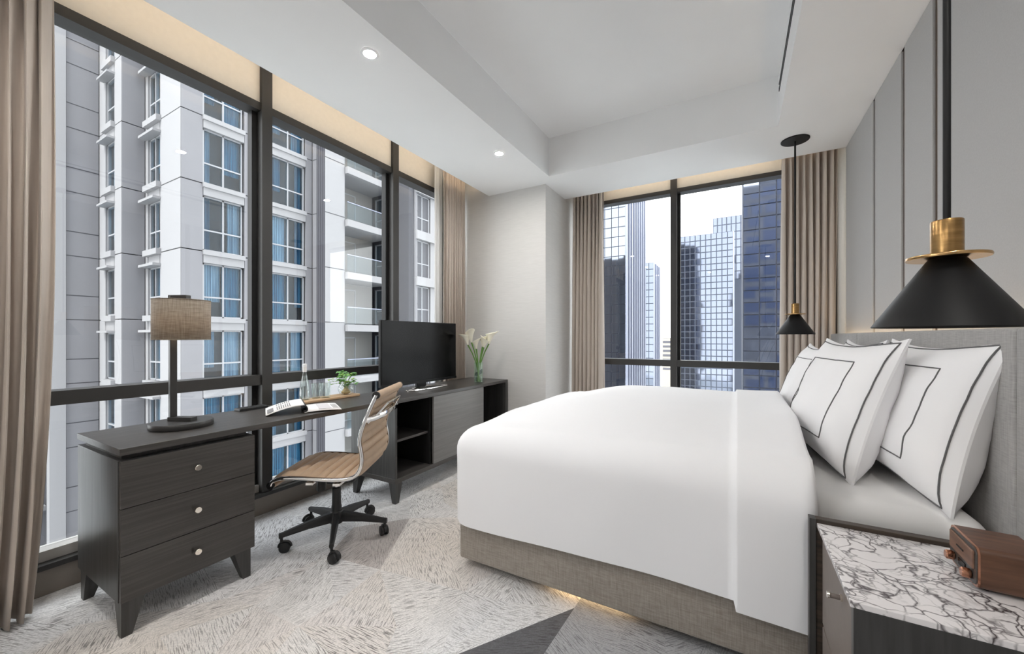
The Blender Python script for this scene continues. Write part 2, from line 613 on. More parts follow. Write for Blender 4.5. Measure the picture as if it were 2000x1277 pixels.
# pixel helpers used only to take measurements off the photograph (room is fixed in metres)
RX, RY, WX, WY = math.cos(THETA), math.sin(THETA), -math.sin(THETA), math.cos(THETA)
def y_on_x(u, x):
    a = (u - 1000) / F_PX
    return x * (a * RY + WY) / (a * RX + WX)
def x_on_y(u, y):
    a = (u - 1000) / F_PX
    return y * (a * RX + WX) / (a * RY + WY)
def floor_pt(u, v):
    a, b = (u - 1000) / F_PX, -(v - HORIZON) / F_PX
    t = -CAM_H / b
    return ((a * RX + WX) * t, (a * RY + WY) * t)

# ------------------------------------------------------------------ room constants
XW, XG = -2.88, -2.98        # window mullion face, glass
XR = 0.80                    # headboard wall
YC = 3.75                    # corner column face
XC = -1.74                   # corner column side
YF, YG = 4.63, 4.73          # far window mullion face, glass
YB = -2.4                    # wall behind the camera
ZC, ZU = 2.84, 3.22          # soffit, raised ceiling
XP, YP = -2.45, 4.28         # soffit edges at the curtain pockets
TX0, TX1, TY0, TY1 = -1.63, 0.27, -0.9, 3.59   # raised tray

# ------------------------------------------------------------------ floor (patterned carpet)
def build_floor():
    x0, x1, y0, y1 = -2.9, XR, YB, YF
    A = floor_pt(1122, 1187)
    B = floor_pt(880, 1283)
    Cc = floor_pt(1062, 1277)
    B = (A[0] + (B[0] - A[0]) * 1.5, A[1] + (B[1] - A[1]) * 1.5)
    Cc = (A[0] + (Cc[0] - A[0]) * 1.9, A[1] + (Cc[1] - A[1]) * 1.9)
    D = floor_pt(1420, 1277)
    dark = [A, B, Cc]
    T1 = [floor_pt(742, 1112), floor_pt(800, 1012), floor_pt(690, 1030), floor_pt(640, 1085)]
    rnd = random.Random(3)
    pts = [(x0, y0), (x1, y0), (x1, y1), (x0, y1)] + dark + T1
    fixed = dark + T1
    nx, ny = 11, 21
    for i in range(nx + 1):
        for j in range(ny + 1):
            x = x0 + (x1 - x0) * i / nx
            y = y0 + (y1 - y0) * j / ny
            ex, ey = i in (0, nx), j in (0, ny)
            if ex and ey:
                continue
            if not ex:
                x += rnd.uniform(-.13, .13) + (0.2 if j % 2 else -0.0) * (0 if i == nx - 1 else 1)
            if not ey:
                y += rnd.uniform(-.10, .10)
            if any((x - p[0]) ** 2 + (y - p[1]) ** 2 < 0.05 for p in fixed):
                continue
            pts.append((x, y))
    k = 4
    edges = [(0, 1), (1, 2), (2, 3), (3, 0), (4, 5), (5, 6), (6, 4), (7, 8), (8, 9), (9, 10), (10, 7)]
    vs, es, fs, *_ = delaunay_2d_cdt([Vector(p) for p in pts], edges, [], 1, 1e-5)
    me = bpy.data.meshes.new('floor')
    me.from_pydata([(v.x, v.y, 0) for v in vs], [], fs)
    me.uv_layers.new(name='stroke')
    ca = me.color_attributes.new('tone', 'FLOAT_COLOR', 'CORNER')
    uvl = me.uv_layers['stroke']
    ca = me.color_attributes['tone']
    def inside(p, poly):
        r = False
        n = len(poly)
        for i in range(n):
            a, b = poly[i], poly[(i + 1) % n]
            if (a[1] > p[1]) != (b[1] > p[1]) and p[0] < (b[0] - a[0]) * (p[1] - a[1]) / (b[1] - a[1]) + a[0]:
                r = not r
        return r
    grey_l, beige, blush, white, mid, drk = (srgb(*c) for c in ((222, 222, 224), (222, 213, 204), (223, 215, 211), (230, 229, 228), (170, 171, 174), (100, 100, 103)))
    soft = []
    for p in me.polygons:
        cx, cy = p.center.x, p.center.y
        ang = rnd.uniform(0, PI)
        off = (rnd.uniform(0, 9), rnd.uniform(0, 9))
        ca_, sa_ = math.cos(ang), math.sin(ang)
        flat = inside((cx, cy), dark) or inside((cx, cy), T1)
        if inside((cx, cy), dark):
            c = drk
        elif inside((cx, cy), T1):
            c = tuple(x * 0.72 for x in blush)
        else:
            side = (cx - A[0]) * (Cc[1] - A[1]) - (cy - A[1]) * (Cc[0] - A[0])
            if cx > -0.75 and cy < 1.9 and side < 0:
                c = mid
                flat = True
            elif cx < -2.35 or (cx < -1.75 and cy > 1.15 and cy < 2.4):
                c = grey_l if rnd.random() < .8 else white
            elif cx > -1.15 and cy > 0.9:
                c = white if rnd.random() < .6 else grey_l
            else:
                c = rnd.choice([beige, beige, blush, white])
            j = rnd.uniform(.97, 1.03)
            c = tuple(x * j for x in c)
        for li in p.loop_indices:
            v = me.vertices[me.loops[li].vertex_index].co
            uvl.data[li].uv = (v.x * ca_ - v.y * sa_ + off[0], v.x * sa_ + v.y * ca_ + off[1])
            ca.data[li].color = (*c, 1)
        soft.append((p.index, c, flat))
    # tones melt into one another across the loose patches
    acc = {}
    for pi, c, flat in soft:
        if not flat:
            for vi in me.polygons[pi].vertices:
                a = acc.setdefault(vi, [0, 0, 0, 0])
                for q in range(3):
                    a[q] += c[q]
                a[3] += 1
    for pi, c, flat in soft:
        if not flat:
            for li in me.polygons[pi].loop_indices:
                a = acc[me.loops[li].vertex_index]
                ca.data[li].color = (*[0.3 * c[q] + 0.7 * a[q] / a[3] for q in range(3)], 1)
    me.materials.append(MATS['carpet'])
    o = bpy.data.objects.new('floor', me)
    C.objects.link(o)
    INV['floor'] = Matrix.Identity(4)
    tag(o, 'grey and beige carpet with brushed triangle pattern', None, None, 'structure')
build_floor()

# ------------------------------------------------------------------ ceiling
mb = MB()
T = ZU + 0.25
mb.box(XP, YB, ZC, TX0, YC, T)                       # soffit along the window wall
mb.box(TX0, TY1, ZC, TX1, YP, T)                     # soffit before the far window
mb.box(XC, YC, ZC, TX0, YP, T)
mb.box(TX1, YB, ZC, XR, YP, T)                       # soffit over the headboard
mb.box(TX0, YB, ZC, TX1, TY0, T)
mb.box(TX0, TY0, ZU, TX1, TY1, T)                    # raised field
mb.box(XG - 0.05, YB, ZU, XP, YC, T)                 # pocket tops
mb.box(XC, YP, ZU, XR, YG + 0.05, T)
ceiling = struct('ceiling', mb, 'ceiling_paint', 'white tray ceiling with raised centre field')
part('slot_diffuser', MB().box(TX1 - 0.004, 0.0, 3.05, TX1 + 0.004, 3.50, 3.075), 'slot_dark', ceiling)
part('slot_diffuser', MB().box(TX1 - 0.004, 0.0, 3.10, TX1 + 0.004, 3.50, 3.108), 'slot_dark', ceiling)

# ------------------------------------------------------------------ walls
struct('wall_back', MB().box(XG - 0.2, YB - 0.15, 0, XR + 0.15, YB, T), 'column_paper')
wr = struct('wall_right', MB().box(XR + 0.02, YB, -0.2, XR + 0.15, YG + 0.1, T), 'panel_cloth', 'grey cloth panelled wall behind the headboard')
seams = [YB, -0.6, 0.9, 1.75, 2.56, 2.97, 3.50, 4.30]
for a, b in zip(seams[:-1], seams[1:]):
    part('panel', MB().bbox(XR - 0.005, a + 0.026, 0.02, XR + 0.02, b - 0.026, ZC - 0.002, 0.004), 'panel_cloth', wr)
for s_ in seams[1:]:
    part('reveal_strip', MB().box(XR + 0.006, s_ - 0.026, 0.02, XR + 0.022, s_ + 0.026, ZC - 0.002), 'bronze_strip', wr, label='bronze metal reveal strip')
part('panel', MB().bbox(XR - 0.002, 4.31, 0.02, XR + 0.02, YG, T - 0.3, 0.002), 'header_cream', wr)
struct('wall_corner', MB().box(XG - 0.2, YC, 0, XC, YG + 0.2, T), 'column_paper', 'pale papered corner column between the two windows')
# window wall: header, sill ledge and the solid wall at the rear end
YL = -2.3  # glazing extended unseen past the curtain to bring in more daylight
struct('wall_left', MB().box(XG - 0.2, YB, 0, XW - 0.01, YL, T), 'column_paper')
WT = 2.83
mull = [(YL, YL + 0.07), (-0.88, -0.81), (0.32, 0.39), (1.520, 1.590), (2.727, 2.80), (YC - 0.06, YC)]
hl = thing('window_1', 'tall dark framed glazing facing the pale apartment block', None, (XW, 0, 0), kind='structure')
for k, (a, b) in enumerate(mull):
    part('mullion', MB().box(XG - 0.03, a, 0.15, XW, b, ZU), 'frame_dark', hl)
for (a0, a), (b, b1) in zip(mull[:-1], mull[1:]):
    part('header_panel', MB().box(XG - 0.03, a, WT + 0.05, XW - 0.03, b, ZU), 'header_cream', hl, label='cream panel above the glass')
    part('head_rail', MB().box(XG - 0.03, a, WT - 0.005, XW - 0.015, b, WT + 0.05), 'frame_dark', hl)
    part('transom', MB().box(XG - 0.03, a, 0.905, XW - 0.01, b, 0.975), 'frame_dark', hl)
    part('sill_rail', MB().box(XG - 0.03, a, 0.15, XW - 0.04, b, 0.20), 'sill_stone', hl)
    # slim inner sash against the mullion, and the panes
    part('sash', MB().box(XG - 0.02, b - 0.035, 0.20, XG + 0.035, b, WT), 'rubber_black', hl)
    part('pane', MB().box(XG - 0.006, a, 0.975, XG, b, WT), 'window_glass', hl)
    part('pane', MB().box(XG - 0.006, a, 0.20, XG, b, 0.905), 'window_glass', hl)
part('ledge', MB().box(XW - 0.10, YL, 0.125, XW + 0.012, YC, 0.15), 'frame_dark', hl)
struct('baseboard_left', MB().bbox(XW - 0.12, YL, 0.0, XW, YC, 0.125, 0.004), 'baseboard_taupe')
# far window
hf = thing('window_2', 'dark framed glazing facing the glass office towers', None, (0, YF, 0), kind='structure')
fm = [(XC, XC + 0.06), (-0.640, -0.575), (XR - 0.05, XR + 0.02)]
for a, b in fm:
    part('mullion', MB().box(a, YF, 0.15, b, YG + 0.03, ZU), 'frame_dark', hf)
for (a0, a), (b, b1) in zip(fm[:-1], fm[1:]):
    part('header_panel', MB().box(a, YF + 0.03, WT + 0.04, b, YG + 0.03, ZU), 'header_cream', hf, label='cream panel above the glass')
    part('head_rail', MB().box(a, YF + 0.015, WT - 0.005, b, YG + 0.03, WT + 0.04), 'frame_dark', hf)
    part('transom', MB().box(a, YF + 0.01, 0.915, b, YG + 0.03, 0.985), 'frame_dark', hf)
    part('sill_rail', MB().box(a, YF + 0.04, 0.15, b, YG + 0.03, 0.20), 'sill_stone', hf)
    part('sash', MB().box(a, YG - 0.035, 0.20, a + 0.03, YG + 0.02, WT), 'rubber_black', hf)
    part('pane', MB().box(a, YG, 0.985, b, YG + 0.006, WT), 'window_glass', hf)
    part('pane', MB().box(a, YG, 0.20, b, YG + 0.006, 0.915), 'window_glass', hf)
struct('baseboard_far', MB().bbox(XC, YF, 0.0, XR, YF + 0.14, 0.15, 0.004), 'baseboard_taupe')

part('added_cove_shield', MB().box(XP - 0.11, YL, ZC + 0.085, XP, YC, ZC + 0.10), 'ceiling_paint', ceiling)  # unseen ledges added to keep the strips from mirroring in the glass
part('added_cove_shield', MB().box(XC, YP, ZC + 0.085, XR, YP + 0.11, ZC + 0.10), 'ceiling_paint', ceiling)
# warm strip lights hidden in the curtain pockets and behind the headboard
def strip(name, box, m, label):
    x0, y0, z0, x1, y1, z1 = box
    return single(name, MB().box(*box), m, label, 'strip light', None, ((x0 + x1) / 2, (y0 + y1) / 2, z0))
strip('strip_light', (XP - 0.035, YL, ZC + 0.102, XP - 0.012, YC - 0.02, ZC + 0.114), 'led_warm', 'warm strip light tucked in the ceiling pocket over the desk window')
strip('strip_light', (XC + 0.02, YP + 0.012, ZC + 0.102, XR - 0.02, YP + 0.035, ZC + 0.114), 'led_warm', 'warm strip light tucked in the ceiling pocket over the far window')

# ------------------------------------------------------------------ curtains
def curtain(name, label, p0, p1, z0, z1, n, amp, group, seed, normal, taper=0.0, lining=None):
    rnd = random.Random(seed)
    p0, p1 = Vector((*p0, 0)), Vector((*p1, 0))
    d = p1 - p0
    nv = Vector((*normal, 0))
    m = n * 10
    ph = [rnd.uniform(-.35, .35) for _ in range(n + 2)]
    am = [rnd.uniform(.6, 1.25) for _ in range(n + 2)]
    rows = 16
    def fn(i, j):
        t = i / m
        zt = j / rows
        z = z0 + (z1 - z0) * zt
        k = t * n
        q = int(k)
        fr = k - q
        phs = ph[q] * (1 - fr) + ph[q + 1] * fr
        a = (am[q] * (1 - fr) + am[q + 1] * fr) * amp * (0.55 + 0.45 * (1 - zt) ** .5 if zt < .97 else .5)
        wv = math.sin(2 * PI * k + phs * 1.5 + 0.5 * noise.noise((k * .8, zt * 2.0, seed)))
        wv = math.copysign(abs(wv) ** .75, wv)
        sh = 0.35 * math.sin(4 * PI * k + phs) * 0.3
        side = d.normalized() * (0.012 * math.sin(2 * PI * k * 1.0 + zt * 3 + seed))
        tt = t * (1 - taper * (1 - zt) ** 3)
        p = p0 + d * tt + side + nv * (a * (wv + sh) + 0.012 * noise.noise((k * 1.3, zt * 3, seed + 9)))
        return (p.x, p.y, z)
    mb = MB().grid(fn, m, rows)
    mid = (p0 + p1) / 2
    o = single(name, mb, 'curtain_cloth', label, 'curtain', group, (mid.x, mid.y, z0), True, angle=80)
    sm = o.modifiers.new('thickness', 'SOLIDIFY')
    sm.thickness = 0.004
    # pleated heading tape hooked into the track
    def hn(i, j):
        x, y, z = fn(i, rows)
        return (x - nv.x * 0.004, y - nv.y * 0.004, z1 - 0.07 + j * 0.07)
    h = part('heading_tape', MB().grid(hn, m, 1), 'curtain_lining', o)
    return o
G = 'full-length taupe curtains'
curtain('curtain', 'taupe pleated curtain beside the drawer chest, cut by the frame edge', (-2.70, -0.35), (-2.70, 0.525), 0.012, 3.10, 20, 0.045, G, 1, (1, 0), 0.09)
curtain('curtain', 'taupe pleated curtain behind the calla lilies and television', (-2.765, 3.33), (-2.765, 3.73), 0.012, 3.10, 9, 0.036, G, 2, (1, 0))
curtain('curtain', 'taupe pleated curtain between the corner column and the far window', (-1.70, 4.45), (-1.33, 4.45), 0.012, 3.10, 8, 0.045, G, 3, (0, -1))
curtain('curtain', 'taupe pleated curtain behind the pendant lamp at the headboard end', (0.36, 4.46), (0.765, 4.46), 0.012, 3.10, 8, 0.05, G, 4, (0, -1))
mb = MB()
mb.grid(lambda i, j: (-2.825 + 0.012 * math.sin(i * 1.1), 3.26 + i * 0.009, 0.02 + j * 3.08 / 4), 24, 4)
sh = single('sheer_curtain', mb, 'curtain_lining', 'thin white sheer gathered behind the curtain next to the television', 'curtain', None, (-2.825, 3.35, 0.02), True, angle=80)
sh.modifiers.new('thickness', 'SOLIDIFY').thickness = 0.002

# ------------------------------------------------------------------ downlights
def downlight(x, y, label):
    t = thing('downlight', label, 'downlight', (x, y, ZC), group='recessed ceiling downlights')
    part('trim_ring', MB().lathe([(0.032, ZC - 0.001), (0.050, ZC - 0.001), (0.050, ZC - 0.004), (0.034, ZC - 0.006), (0.032, ZC - 0.001)], x, y, 32, False), 'trim_white', t, True)
    part('lens', MB().lathe([(0.032, ZC - 0.0035), (0.031, ZC - 0.002)], x, y, 32), 'downlight_lens', t)
downlight(-1.80, 1.53, 'lit recessed downlight in the soffit nearer the chest of drawers')
downlight(-1.80, 2.92, 'lit recessed downlight in the soffit by the corner column')
downlight(-1.80, 0.14, 'added fill downlight in the soffit out of frame beside the bed foot')  # this and the next three are unseen lamps added for fill
downlight(-1.80, -1.25, 'added fill downlight in the soffit out of frame near the rear wall')
downlight(0.52, 0.20, 'added fill downlight out of frame over the nightstand aisle')
downlight(-0.6, -1.40, 'added fill downlight out of frame in the rear soffit')

# ------------------------------------------------------------------ drawer chest, desk top, television cabinet
XF = -2.19
def taper_leg(t, x, y, sx, sy, h, wt=0.075, wb=0.035):
    """square tapering leg: outer faces stay flush, inner faces slope"""
    def sq(wd, z):
        xs = sorted((x, x + sx * wd))
        ys = sorted((y, y + sy * wd))
        return [(xs[0], ys[0], z), (xs[1], ys[0], z), (xs[1], ys[1], z), (xs[0], ys[1], z)]
    part('leg', MB().hexa(sq(wb, 0.0), sq(wt, h)), 'black_oak_side', t)
ch = thing('drawer_chest', 'black oak three-drawer chest on tapered legs below the linen lamp', 'chest', (-2.45, 0.86, 0))
CY0, CY1, CXB, CZ0, CZ1 = 0.600, 1.122, -2.725, 0.143, 0.728
body = part('body', MB().bbox(CXB, CY0, CZ0, XF - 0.02, CY1, CZ1, 0.002).box(CXB + 0.03, CY0 + 0.02, CZ1, XF - 0.05, CY1 - 0.02, 0.7515), 'black_oak_side', ch)
zs = [CZ0 + 0.001, 0.336, 0.531, CZ1]
for a, b in zip(zs[:-1], zs[1:]):
    dr = part('drawer', MB().bbox(XF - 0.018, CY0 + 0.003, a + 0.0015, XF, CY1 - 0.003, b - 0.0015, 0.0012), 'black_oak', ch)
    zc = (a + b) / 2
    kb = MB().lathe([(0.006, 0), (0.006, 0.012), (0.010, 0.014), (0.0135, 0.017), (0.0135, 0.027), (0.012, 0.029)], 0, 0, 24)
    kb.xform(Matrix.Translation((XF - 0.001, 0.862, zc + 0.005)) @ Matrix.Rotation(PI / 2, 4, 'Y'))
    part('knob', kb, 'polished_nickel', dr, True, label='polished round knob')
taper_leg(ch, XF - 0.006, CY0 + 0.006, -1, 1, CZ0)
taper_leg(ch, XF - 0.006, CY1 - 0.02, -1, -1, CZ0)
taper_leg(ch, CXB + 0.02, CY0 + 0.006, 1, 1, CZ0)
taper_leg(ch, CXB + 0.02, CY1 - 0.02, 1, -1, CZ0)

dk = thing('desk_top', 'long black oak desk slab from the drawer chest to the television cabinet', 'desk', (-2.46, 1.34, 0.75))
part('slab', MB().bbox(-2.735, 0.600, 0.752, XF, 2.095, 0.780, 0.0015), 'black_oak', dk)
part('bracket', MB().box(-2.66, 1.124, 0.70, -2.64, 1.17, 0.752), 'chrome', dk)

tv = thing('television_cabinet', 'black oak low cabinet with open shelves and a grey sliding door', 'cabinet', (-2.45, 2.91, 0))
TY_0, TY_1, TB, TT = 2.095, 3.735, 0.150, 0.765
part('top', MB().bbox(-2.69, TY_0, TT - 0.02, XF, TY_1, TT + 0.008, 0.0015), 'black_oak', tv)
part('bottom', MB().bbox(-2.68, TY_0, TB, XF - 0.002, TY_1, TB + 0.035, 0.0015), 'black_oak', tv)
part('side_panel', MB().bbox(-2.68, TY_0, TB + 0.035, XF, TY_0 + 0.018, TT - 0.02, 0.0015), 'black_oak_side', tv)
part('side_panel', MB().bbox(-2.68, TY_1 - 0.05, TB + 0.035, XF, TY_1, TT - 0.02, 0.0015), 'black_oak_side', tv)
part('divider', MB().box(-2.67, 2.50, TB + 0.035, XF - 0.03, 2.518, TT - 0.02), 'black_matte', tv)
part('divider', MB().box(-2.67, 3.26, TB + 0.035, XF - 0.03, 3.278, TT - 0.02), 'black_matte', tv)
part('back_panel', MB().box(-2.68, TY_0 + 0.018, TB + 0.035, -2.668, TY_1 - 0.05, TT - 0.02), 'black_matte', tv)
part('shelf', MB().bbox(-2.667, TY_0 + 0.018, 0.440, XF - 0.05, 2.50, 0.458, 0.001), 'black_oak', tv)
dr = part('sliding_door', MB().bbox(XF - 0.02, 2.52, TB + 0.036, XF - 0.002, 3.262, TT - 0.022, 0.0015), 'door_grey_oak', tv, label='grey oak sliding door')
for y, sy in ((TY_0 + 0.006, 1), (TY_1 - 0.02, -1)):
    taper_leg(tv, XF - 0.006, y, -1, sy, TB, 0.07, 0.035)
    taper_leg(tv, -2.665, y, 1, sy, TB, 0.07, 0.035)

# ------------------------------------------------------------------ television
t = thing('television', 'black flat screen television standing on the low cabinet', 'television', (-2.5, 2.73, 0.773))
part('housing', MB().bbox(-2.535, 2.24, 0.822, -2.505, 3.222, 1.378, 0.004).bbox(-2.56, 2.45, 0.86, -2.535, 3.0, 1.15, 0.01), 'tv_black', t)
part('screen', MB().box(-2.5055, 2.250, 0.845, -2.503, 3.212, 1.368), 'tv_screen', t)
part('bezel', MB().box(-2.506, 2.24, 0.822, -2.500, 3.222, 0.843), 'tv_black', t)
part('neck', MB().bbox(-2.545, 2.67, 0.783, -2.515, 2.79, 0.86, 0.004), 'tv_black', t)
ft = MB().tube([(-2.40, 2.52, 0.780), (-2.385, 2.72, 0.780), (-2.40, 2.94, 0.780), (-2.44, 3.0, 0.780), (-2.53, 2.80, 0.781), (-2.53, 2.66, 0.781), (-2.44, 2.46, 0.780)], 0.008, 8, True)
part('foot', ft, 'chrome', t, True, label='chrome loop foot')

# ------------------------------------------------------------------ lamp on the chest
LX, LY, LZ = -2.48, 0.915, 0.780
t = thing('table_lamp', 'dark iron table lamp with a lit drum shade of brown linen', 'lamp', (LX, LY, LZ))
part('base', MB().lathe([(0.128, LZ), (0.132, LZ + 0.006), (0.132, LZ + 0.024), (0.128, LZ + 0.030)], LX, LY, 56), 'lamp_iron', t, True)
px, py = LX - 0.045, LY - 0.022
part('pole', MB().bbox(px - 0.012, py - 0.015, LZ + 0.03, px + 0.012, py + 0.015, LZ + 0.672, 0.002), 'lamp_iron', t)
mbk = MB().bbox(-0.012, -0.02, LZ + 0.03, 0.115, 0.02, LZ + 0.05, 0.002)
mbk.xform(Matrix.Translation((px, py, 0)) @ Matrix.Rotation(0.46, 4, 'Z'))
part('foot_bar', mbk, 'lamp_iron', t)
mbk = MB().bbox(-0.012, -0.016, LZ + 0.655, 0.085, 0.016, LZ + 0.675, 0.002)
mbk.xform(Matrix.Translation((px, py, 0)) @ Matrix.Rotation(0.46, 4, 'Z'))
part('top_bar', mbk, 'lamp_iron', t)
shd = part('shade', MB().lathe([(0.119, LZ + 0.445), (0.119, LZ + 0.650)], LX, LY, 64, False), 'shade_linen', t, True)
shd.modifiers.new('thickness', 'SOLIDIFY').thickness = 0.002
for z in (LZ + 0.447, LZ + 0.648):
    part('shade_ring', MB().tube([(LX + 0.119 * math.cos(i * PI / 24), LY + 0.119 * math.sin(i * PI / 24), z) for i in range(48)], 0.0022, 6, True), 'shade_linen', t, True)
part('bulb', MB().lathe([(0.006, LZ + 0.47), (0.02, LZ + 0.49), (0.026, LZ + 0.52), (0.02, LZ + 0.545), (0.013, LZ + 0.57)], LX + 0.01, LY, 16), 'bulb', t, True)
part('socket', MB().lathe([(0.013, LZ + 0.57), (0.013, LZ + 0.657)], LX + 0.01, LY, 16), 'lamp_iron', t, True)

# ------------------------------------------------------------------ small things on the desk
DZ = 0.780
t = thing('power_socket', 'low black power socket box at the back of the desk', 'socket', (-2.68, 1.36, DZ))
part('housing', MB().bbox(-2.725, 1.27, DZ, -2.655, 1.44, DZ + 0.016, 0.003), 'plastic_black', t)
for k in range(3):
    part('outlet', MB().bbox(-2.712, 1.285 + k * 0.05, DZ + 0.016, -2.668, 1.325 + k * 0.05, DZ + 0.018, 0.0008), 'rubber_black', t)

def magazine():
    loc = (-2.38, 1.50, DZ)
    t = thing('magazine', 'open magazine with its front half bent up on the desk', 'magazine', loc, math.radians(62))
    # local: x runs along the spread, y along the spine; spine at x=0
    W, Hh = 0.21, 0.27
    def arch(x, lift):
        x = min(1, max(0, x))
        if lift > 0.02:                       # the bent-up half: high at the spine, sloping to its outer edge
            return lift * (1 - x) ** .75 * (1 + .25 * math.sin(PI * x))
        return lift * math.sin(PI * x) ** .8
    def leaf(sign, lift, th, tilt=0.0):
        mb = MB()
        n = 18
        def fn(i, j):
            x = i / n
            z = 0.004 + arch(x * .96 + 0.02, lift) * 1.0 + 0.002
            return (sign * x * W * (1 - lift * 1.2), (j - .5) * Hh, z)
        mb.grid(fn, n, 1)
        return mb
    a = part('page_block', leaf(-1, 0.046, 0), 'paper_white', t, True, world=False)
    a.modifiers.new('thickness', 'SOLIDIFY').thickness = 0.004
    b = part('page_block', leaf(1, 0.006, 0), 'paper_white', t, True, world=False)
    b.modifiers.new('thickness', 'SOLIDIFY').thickness = 0.004
    # the stack of curled pages beside the spine
    mb = MB()
    prof = [(-0.004, 0.048), (0.006, 0.046), (0.014, 0.040), (0.019, 0.030), (0.019, 0.018), (0.012, 0.009), (-0.004, 0.006)]
    mb.grid(lambda i, j: (prof[i][0], (j - .5) * Hh, prof[i][1]), len(prof) - 1, 1)
    c = part('curled_pages', mb, 'paper_shade', t, True, world=False, angle=80)  # shade under the curl is put into the dark paper colour
    c.modifiers.new('thickness', 'SOLIDIFY').thickness = 0.006
    # printed blocks on the pages
    rnd = random.Random(5)
    def z_at(x, sign):
        return 0.0088 + arch(x * .96 + .02, 0.046 if sign < 0 else 0.006)
    def block(sign, x0, x1, y0, y1, m, nm):
        wf = W * (1 - (0.046 if sign < 0 else 0.006) * 1.2)
        mb = MB()
        mb.grid(lambda i, j: (sign * (x0 + (x1 - x0) * i / 6) * wf, (y0 + (y1 - y0) * j) * Hh, z_at(x0 + (x1 - x0) * i / 6, sign)), 6, 1)
        part(nm, mb, m, t, False, world=False)
    block(-1, .80, .96, -.42, .10, 'paper_ink', 'photo_block')
    for k in range(7):
        block(-1, .36 + k * .055, .385 + k * .055, -.40, rnd.uniform(.0, .12), 'paper_ink', 'text_line')
        block(-1, .36 + k * .055, .385 + k * .055, .18, rnd.uniform(.30, .42), 'paper_ink', 'text_line')
    block(1, .40, .74, -.38, .40, 'paper_pale', 'photo_block')
    for k in range(4):
        block(1, .80 + k * .04, .815 + k * .04, -.36, .3, 'paper_ink', 'text_line')
magazine()

tr = single('wooden_tray', MB().bbox(-2.70, 1.60, DZ, -2.56, 2.085, DZ + 0.018, 0.005), 'tray_oak', 'pale oak board under the water bottle, tumblers and plant', 'tray', None, (-2.63, 1.84, DZ))
TZ = DZ + 0.018
bx, by = -2.65, 1.685
t = thing('water_bottle', 'clear glass water bottle with white cap on the oak board', 'bottle', (bx, by, TZ))
bp_ = [(0.030, TZ), (0.036, TZ + 0.004), (0.037, TZ + 0.03), (0.034, TZ + 0.075), (0.027, TZ + 0.12), (0.018, TZ + 0.165), (0.0125, TZ + 0.19), (0.012, TZ + 0.208)]
part('glass_body', MB().lathe(bp_, bx, by, 28), 'clear_glass', t, True, angle=60)
part('neck_label', MB().lathe([(0.0135, TZ + 0.196), (0.0135, TZ + 0.232)], bx, by, 20), 'paper_white', t, True)
part('cap', MB().lathe([(0.0145, TZ + 0.232), (0.0145, TZ + 0.25), (0.012, TZ + 0.253)], bx, by, 20), 'trim_white', t, True)
part('water', MB().lathe([(0.027, TZ + 0.006), (0.033, TZ + 0.012), (0.033, TZ + 0.03), (0.030, TZ + 0.075), (0.023, TZ + 0.12), (0.014, TZ + 0.165)], bx, by, 24), 'clear_glass', t, True, angle=60)
for k, (gx, gy, lb) in enumerate(((-2.655, 1.775, 'upturned cut glass tumbler standing next to the water bottle'), (-2.615, 1.825, 'cut glass tumbler on the oak board nearer the plant'))):
    t = thing('tumbler', lb, 'glass', (gx, gy, TZ), group='tumblers on the oak board')
    mb = MB()
    n = 32
    prof = [(0.029, 0.0), (0.031, 0.006), (0.032, 0.04), (0.034, 0.105), (0.031, 0.105), (0.029, 0.04), (0.027, 0.012)]
    vs, fs = [], []
    for r, z in prof:
        for i in range(n):
            rr = r * (1 - (0.05 if i % 2 and 0.003 < z < 0.08 else 0))
            vs.append((gx + rr * math.cos(2 * PI * i / n), gy + rr * math.sin(2 * PI * i / n), TZ + z))
    for q in range(len(prof) - 1):
        for i in range(n):
            fs.append((q * n + i, q * n + (i + 1) % n, (q + 1) * n + (i + 1) % n, (q + 1) * n + i))
    fs.append(tuple(range(n - 1, -1, -1)))
    fs.append(tuple(range((len(prof) - 1) * n, len(prof) * n)))
    part('glass_body', mb.add(vs, fs), 'clear_glass', t, False)
    part('rim', MB().tube([(gx + 0.0325 * math.cos(i * PI / 12), gy + 0.0325 * math.sin(i * PI / 12), TZ + 0.105) for i in range(24)], 0.0018, 6, True), 'clear_glass', t, True)

